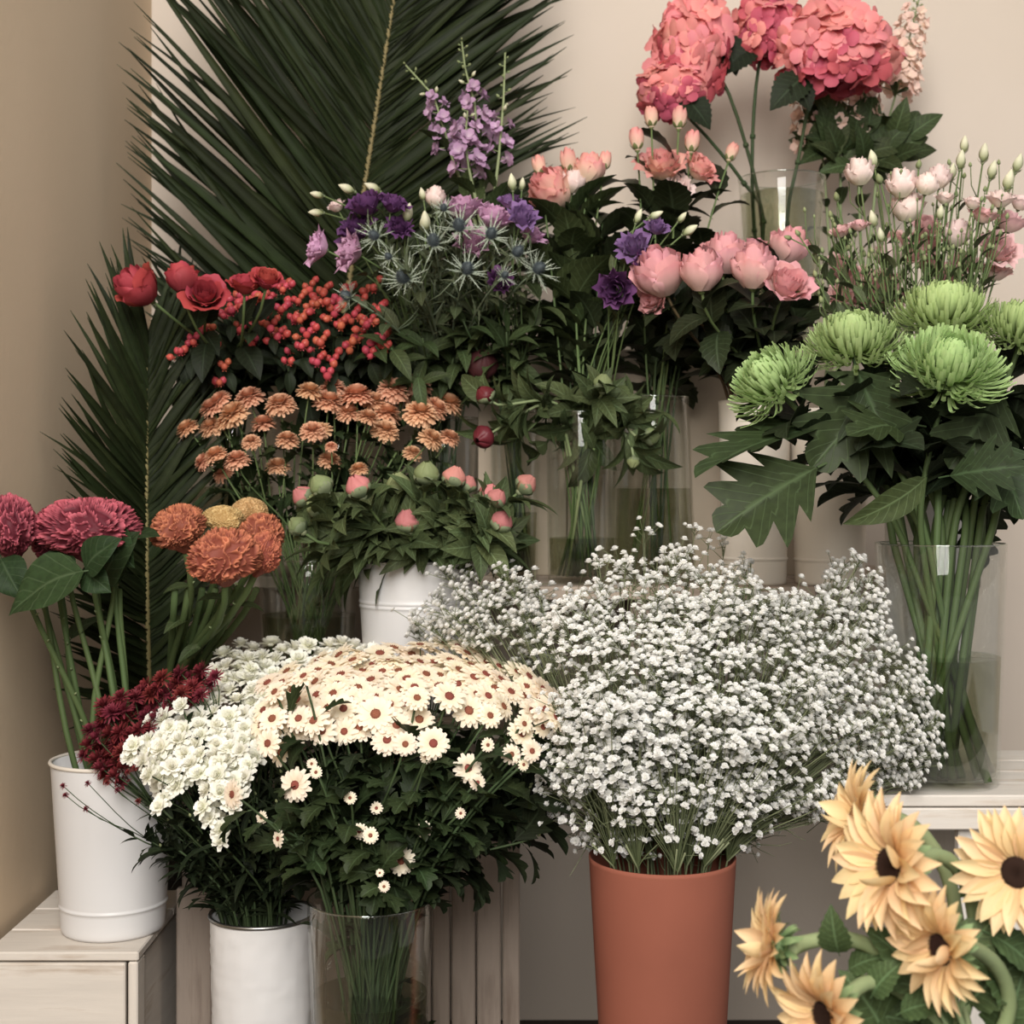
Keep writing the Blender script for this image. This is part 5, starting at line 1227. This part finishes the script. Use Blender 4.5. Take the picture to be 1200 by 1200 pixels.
# ------------------------------------------------------------------ baby's breath
def gyp():
    r = random.Random(151)
    poly = [(468, 745), (480, 715), (505, 700), (520, 660), (560, 645), (600, 655), (640, 690), (690, 680), (688, 645), (740, 625), (780, 612), (830, 612), (862, 640), (880, 650), (893, 690), (960, 690), (975, 650), (1010, 642), (1035, 690), (1048, 745), (1085, 785), (1098, 830), (1102, 885), (1085, 915), (1050, 945), (1000, 960), (960, 965), (900, 985), (862, 1005), (700, 1005), (650, 975), (625, 930), (640, 870), (640, 820), (600, 770), (540, 755)]
    C = C_ter; root = thing('babys_breath', 'huge airy cloud of white baby\'s breath in the terracotta coloured pot', 'flowers', (C['x'], C['y'], C['bot']))
    mouth = Vector((C['x'], C['y'], C['top']))
    cl = []
    cx, cy = 790, 800
    while len(cl) < 880:
        x, y = r.uniform(468, 1102), r.uniform(612, 1005)
        if not inpoly(x, y, poly): continue
        if y > 930 and r.random() < .45: continue
        if 655 > y and r.random() < .55: continue
        ex = (x-cx)/320; ey = (y-cy)/230; s = math.sqrt(max(0.02, 1-min(.98, ex*ex+ey*ey)))
        front = r.random() < .8
        dc = 2.06+.12*max(0, (860-y)/250)
        if x < 640: dc += .12
        d = dc-(.20*s if front else -.12*s)+r.gauss(0, .02)
        if x < 640 and d < 2.08: d = 2.08+r.random()*.05
        if x > 1010: d = min(d, 1.985)
        d = min(d, 2.30)
        cl.append((x, y, d))
    # branches
    sm = MB(); bl_ = []
    mains = []
    for k in range(46):
        a = r.random()*6.28; q = math.sqrt(r.random())*.9
        m = mouth+Vector((q*math.cos(a)*C['rt'], q*math.sin(a)*C['rt'], 0)); b_ = Vector((C['x']+r.uniform(-.5, .5)*C['rb'], C['y']+r.uniform(-.5, .5)*C['rb'], C['bot']+.02))
        mains.append(m); sm.tube([b_, m, m+nz(m-b_+Vector((q*math.cos(a)*.35, q*math.sin(a)*.35, 0)))*.05], [.0018, .0014], 4)
    for (x, y, d) in cl:
        c = P(x, y, d); m = min(mains, key=lambda q: (q-c).length+r.uniform(0, .06)); L = (c-m).length
        bp = bez(m, m+Vector(((c.x-m.x)*.15, (c.y-m.y)*.15, L*.25)), c-nz(c-m)*L*.3, c, 5); sm.tube(bp, [.0012, .0007], 3, False)
        n = r.randint(7, 13)
        if 612 < y < 700: n = 7
        for i in range(n):
            o = rv(r, .013); o.z = abs(o.z)*.9-.004; p = c+o*1.1
            e = EYE-(p.z-EYE)
            ppx, ppy = 600+p.x/p.y*F, HY-(p.z-EYE)/p.y*F
            if not inpoly(ppx, ppy, poly) and r.random() < .8: continue
            st = c-nz(c-m)*.02*r.random(); sm.tube([st, p], [.0006, .0005], 3, False); bl_.append((p, nz(o+(c-m)*.4)))
        if r.random() < .6:
            pass
    # blossom shape: crumpled little double flower
    def blossom(seed, cheap=True):
        rr = random.Random(seed); mb = MB()
        for k in range(10):
            e = 88-100*((k+.5)/10); mb.add(*strip(.95, pw(.55, .6, .6, .5), R_(e), R_(e+10), .35, 2, 1), M=Matrix.Rotation(k*GA, 4, 'Z') @ Matrix.Translation((0, .05, 0)))
        return mb
    bm_ = [blossom(i) for i in range(2)]; bme = [b.mesh('blossom', 'gyp_petal') for b in bm_]
    bl_.sort(key=lambda q: q[0].y)
    near = bl_[:300]; far = bl_[300:]
    for p, f in near: part('blossom', r.choice(bme), root, frame(p-f*.002, f, r.random()*6, .0064*r.uniform(.8, 1.1)))
    V0 = np.array([tuple(v) for v in bm_[0].v], dtype=np.float64); F0 = np.array(bm_[0].f, dtype=np.int32); T0 = np.array(bm_[0].t)
    n = len(far); VV = np.zeros((n, len(V0), 3)); 
    for i, (p, f) in enumerate(far):
        M = np.array(frame(p-f*.002, f, r.random()*6, .0063*r.uniform(.7, 1.1))); VV[i] = V0 @ M[:3, :3].T+M[:3, 3]
    FF = (F0[None]+(np.arange(n)*len(V0))[:, None, None]).reshape(-1, 4)
    me = bpy.data.meshes.new('blossoms'); me.vertices.add(n*len(V0)); me.vertices.foreach_set('co', VV.ravel()); me.loops.add(FF.size); me.loops.foreach_set('vertex_index', FF.ravel().astype(np.int32))
    me.polygons.add(len(FF)); me.polygons.foreach_set('loop_start', (np.arange(len(FF))*4).astype(np.int32)); me.update(calc_edges=True); me.polygons.foreach_set('use_smooth', [True]*len(FF))
    me.materials.append(MATS['gyp_petal']); a = me.attributes.new('t', 'FLOAT', 'POINT'); a.data.foreach_set('value', np.tile(T0, n)); me.update()
    part('blossoms', me, root, ID, 'mass of tiny white blossoms', 'stuff')
    # fine foliage and stems
    for k in range(900):
        (x, y, d) = r.choice(cl)
        if y < 780 and r.random() < .75: continue
        c = P(x, y, d+.03); m = r.choice(mains); t = r.uniform(.25, .9); p = m.lerp(c, t); dr = nz((c-m)+rv(r, .12)); 
        sm.tube([p, p+dr*.03, p+dr*.05+rv(r, .006)], [.0007, .0004], 3, False)
    part('stems', sm.mesh('stems', 'stem_gyp'), root, ID, 'tangle of thin green stems', 'stuff')
    return len(bl_)
print('blossoms', gyp())
# ------------------------------------------------------------------ sunflowers
def sunpetal(seed, L=1.0, bend=(28, -5)):
    mb = MB(); r = random.Random(seed); mb.add(*strip(L, (lambda t: .195*(.3*(1-t)**2+max(.02, math.sin(math.pi*min(1, t**.85)))**.85*.95)), R_(bend[0]), R_(bend[1]), .35, 6, 2, .1)); return mb.mesh('petal', 'sun_petal')
SP = [sunpetal(1, 1.15, (40, 5)), sunpetal(2, 1.15, (22, -12)), sunpetal(3, 1.05, (55, 60)), sunpetal(4, 1.0, (70, 120))]
def sundisc():
    mb = MB(); mb.lathe([(.37, -.02), (.37, .05), (.28, .10), (.15, .08), (.01, .05)], 24)
    for k in range(160):
        a = k*GA; rr = .35*math.sqrt((k+.5)/160); p = Vector((rr*math.cos(a), rr*math.sin(a), .06)); mb.tube([p, p+Vector((0, 0, .07))], [.022, .012], 4)
    return mb.mesh('disc', 'disc_dark')
def sunback():
    mb = MB(); r = random.Random(9); mb.lathe([(.1, -.42), (.2, -.36), (.36, -.2), (.44, -.04), (.38, 0.0)], 20)
    for k in range(34):
        u = k/34; a = k*GA; rr = .2+.24*u; M = Matrix.Rotation(a, 4, 'Z') @ Matrix.Translation((0, rr, -.34+.32*u))
        e = -35+45*u+r.gauss(0, 12); mb.add(*strip(.55*r.uniform(.8, 1.2), pw(.11, .35, .03, .6), R_(e), R_(e+r.uniform(-50, 30)), .2, 4, 1, .2), M=M)
    return mb.mesh('green_bracts', 'sepal_sun')
SD, SBK = sundisc(), sunback()
def sunflower(label, px, py, d, R0, f, stem, r, n=32, leaves=(), curlin=(.06, None)):
    f = nz(f); c = P(px, py, d); s = pxr(R0, d)/1.5
    C = C_sun; root = thing('sunflower', label, 'sunflower', (C['x'], C['y'], C['bot']+.02), 'sunflowers at lower right')
    q0 = c-f*s*.4; P1 = P(*stem[0]); P2 = P(*stem[1])
    B = Vector((C['x']+r.uniform(-.5, .5)*C['rb'], C['y']+r.uniform(-.5, .5)*C['rb'], .02)); Mo = Vector((C['x']+r.uniform(-.5, .5)*C['rt'], C['y']+r.uniform(-.5, .5)*C['rt'], C['top']))
    pts = [B]+bez(Mo, P2, P1, q0, 12); stem_part(root, pts, [.0075]*len(pts[:-2])+[.0085, .011], 'stem_pale', 8)
    M = frame(c, f, r.random()*6, s)
    part('green_bracts', SBK, root, M); dk = part('disc', SD, root, M)
    for k in range(n):
        row = k % 2; a = k*2*math.pi/n+r.gauss(0, .06)
        me = SP[0 if row else 1] if r.random() > curlin[0] else SP[2 if r.random() < .6 else 3]
        Mp = M @ Matrix.Rotation(a, 4, 'Z') @ Matrix.Translation((0, .35, .02 if row else -.02)) @ Matrix.Rotation(r.gauss(0, .08), 4, 'X') @ Matrix.Diagonal((r.uniform(.9, 1.25), r.uniform(.9, 1.12), 1, 1))
        part('petal', me, root, Mp)
    for (a, b, dd, up) in leaves:
        s0, s1 = P(*a, dd), P(*b, dd-.02); part('leaf', LEAF['sun'][0], root, leafM(s0, s1-s0, up, (s1-s0).length, .8))
r = random.Random(161)
sunflower('sunflower with visible dark disc, largest and highest in front', 1044, 1014, 1.36, 84, (-.90, -.44, .14), ((1130, 960, 1.44), (1180, 1090, 1.44)), r, 46, [((1140, 1000), (1128, 1055), 1.42, (0, -1, .2))])
sunflower('sunflower mostly hidden behind the highest one, facing left', 1004, 958, 1.46, 66, (-.97, .0, .3), ((1080, 930, 1.50), (1170, 1060, 1.50)), r, 40)
sunflower('sunflower at the right edge with dark disc and wide open petals', 1192, 1022, 1.38, 76, (-.62, -.78, .08), ((1215, 1040, 1.5), (1220, 1150, 1.5)), r, 44)
sunflower('sunflower facing left with curled petals over a small dark disc, lower centre', 1104, 1112, 1.32, 76, (-.92, -.40, -.1), ((1180, 1110, 1.40), (1220, 1200, 1.4)), r, 42, [((1150, 1090), (1240, 1160), 1.40, (0, -.5, 1)), ((1110, 1180), (1020, 1140), 1.40, (0, -.5, 1))], (.22, None))
sunflower('sunflower in full side view facing left, leftmost of all', 905, 1108, 1.38, 66, (-1, .02, .14), ((960, 1100, 1.42), (1060, 1060, 1.42)), r, 42, [((984, 1120), (972, 1062), 1.40, (-.3, -.8, 0)), ((990, 1140), (1050, 1115), 1.42, (0, -.6, .8))])
sunflower('lowest sunflower, cut by the bottom edge, facing down left', 968, 1192, 1.33, 80, (-.88, -.42, -.12), ((1010, 1120, 1.40), (1080, 1150, 1.4)), r, 44, [((1050, 1190), (1120, 1170), 1.36, (0, -.6, .8)), ((1020, 1170), (1060, 1120), 1.38, (0, -.6, .8))])
for i, (a, b) in enumerate([((1080, 1160), (1030, 1095)), ((1130, 1180), (1190, 1130)), ((1010, 1190), (1080, 1200)), ((1110, 1150), (1160, 1080)), ((1120, 1210), (1060, 1160)), ((1190, 1180), (1150, 1110)), ((1040, 1230), (1000, 1150)), ((1170, 1220), (1200, 1140))]):
    s0, s1 = P(*a, 1.42), P(*b, 1.40); C = C_sun
    root = thing('sunflower_stalk', 'grey green sunflower leaf and stalk filling the gap under the sunflower heads', 'leaf', (C['x'], C['y'], .02), 'leaves under the sunflowers')
    stem_part(root, [Vector((C['x'], C['y'], .02)), Vector((C['x'], C['y'], C['top'])), s0.lerp(Vector((C['x'], C['y'], C['top'])), .3), s0], [.004, .003], 'stem_pale', 6)
    part('leaf', LEAF['sun'][0], root, leafM(s0, s1-s0, (0, -.7, .7), (s1-s0).length*1.2, .9))
print('objects', len(bpy.data.objects))
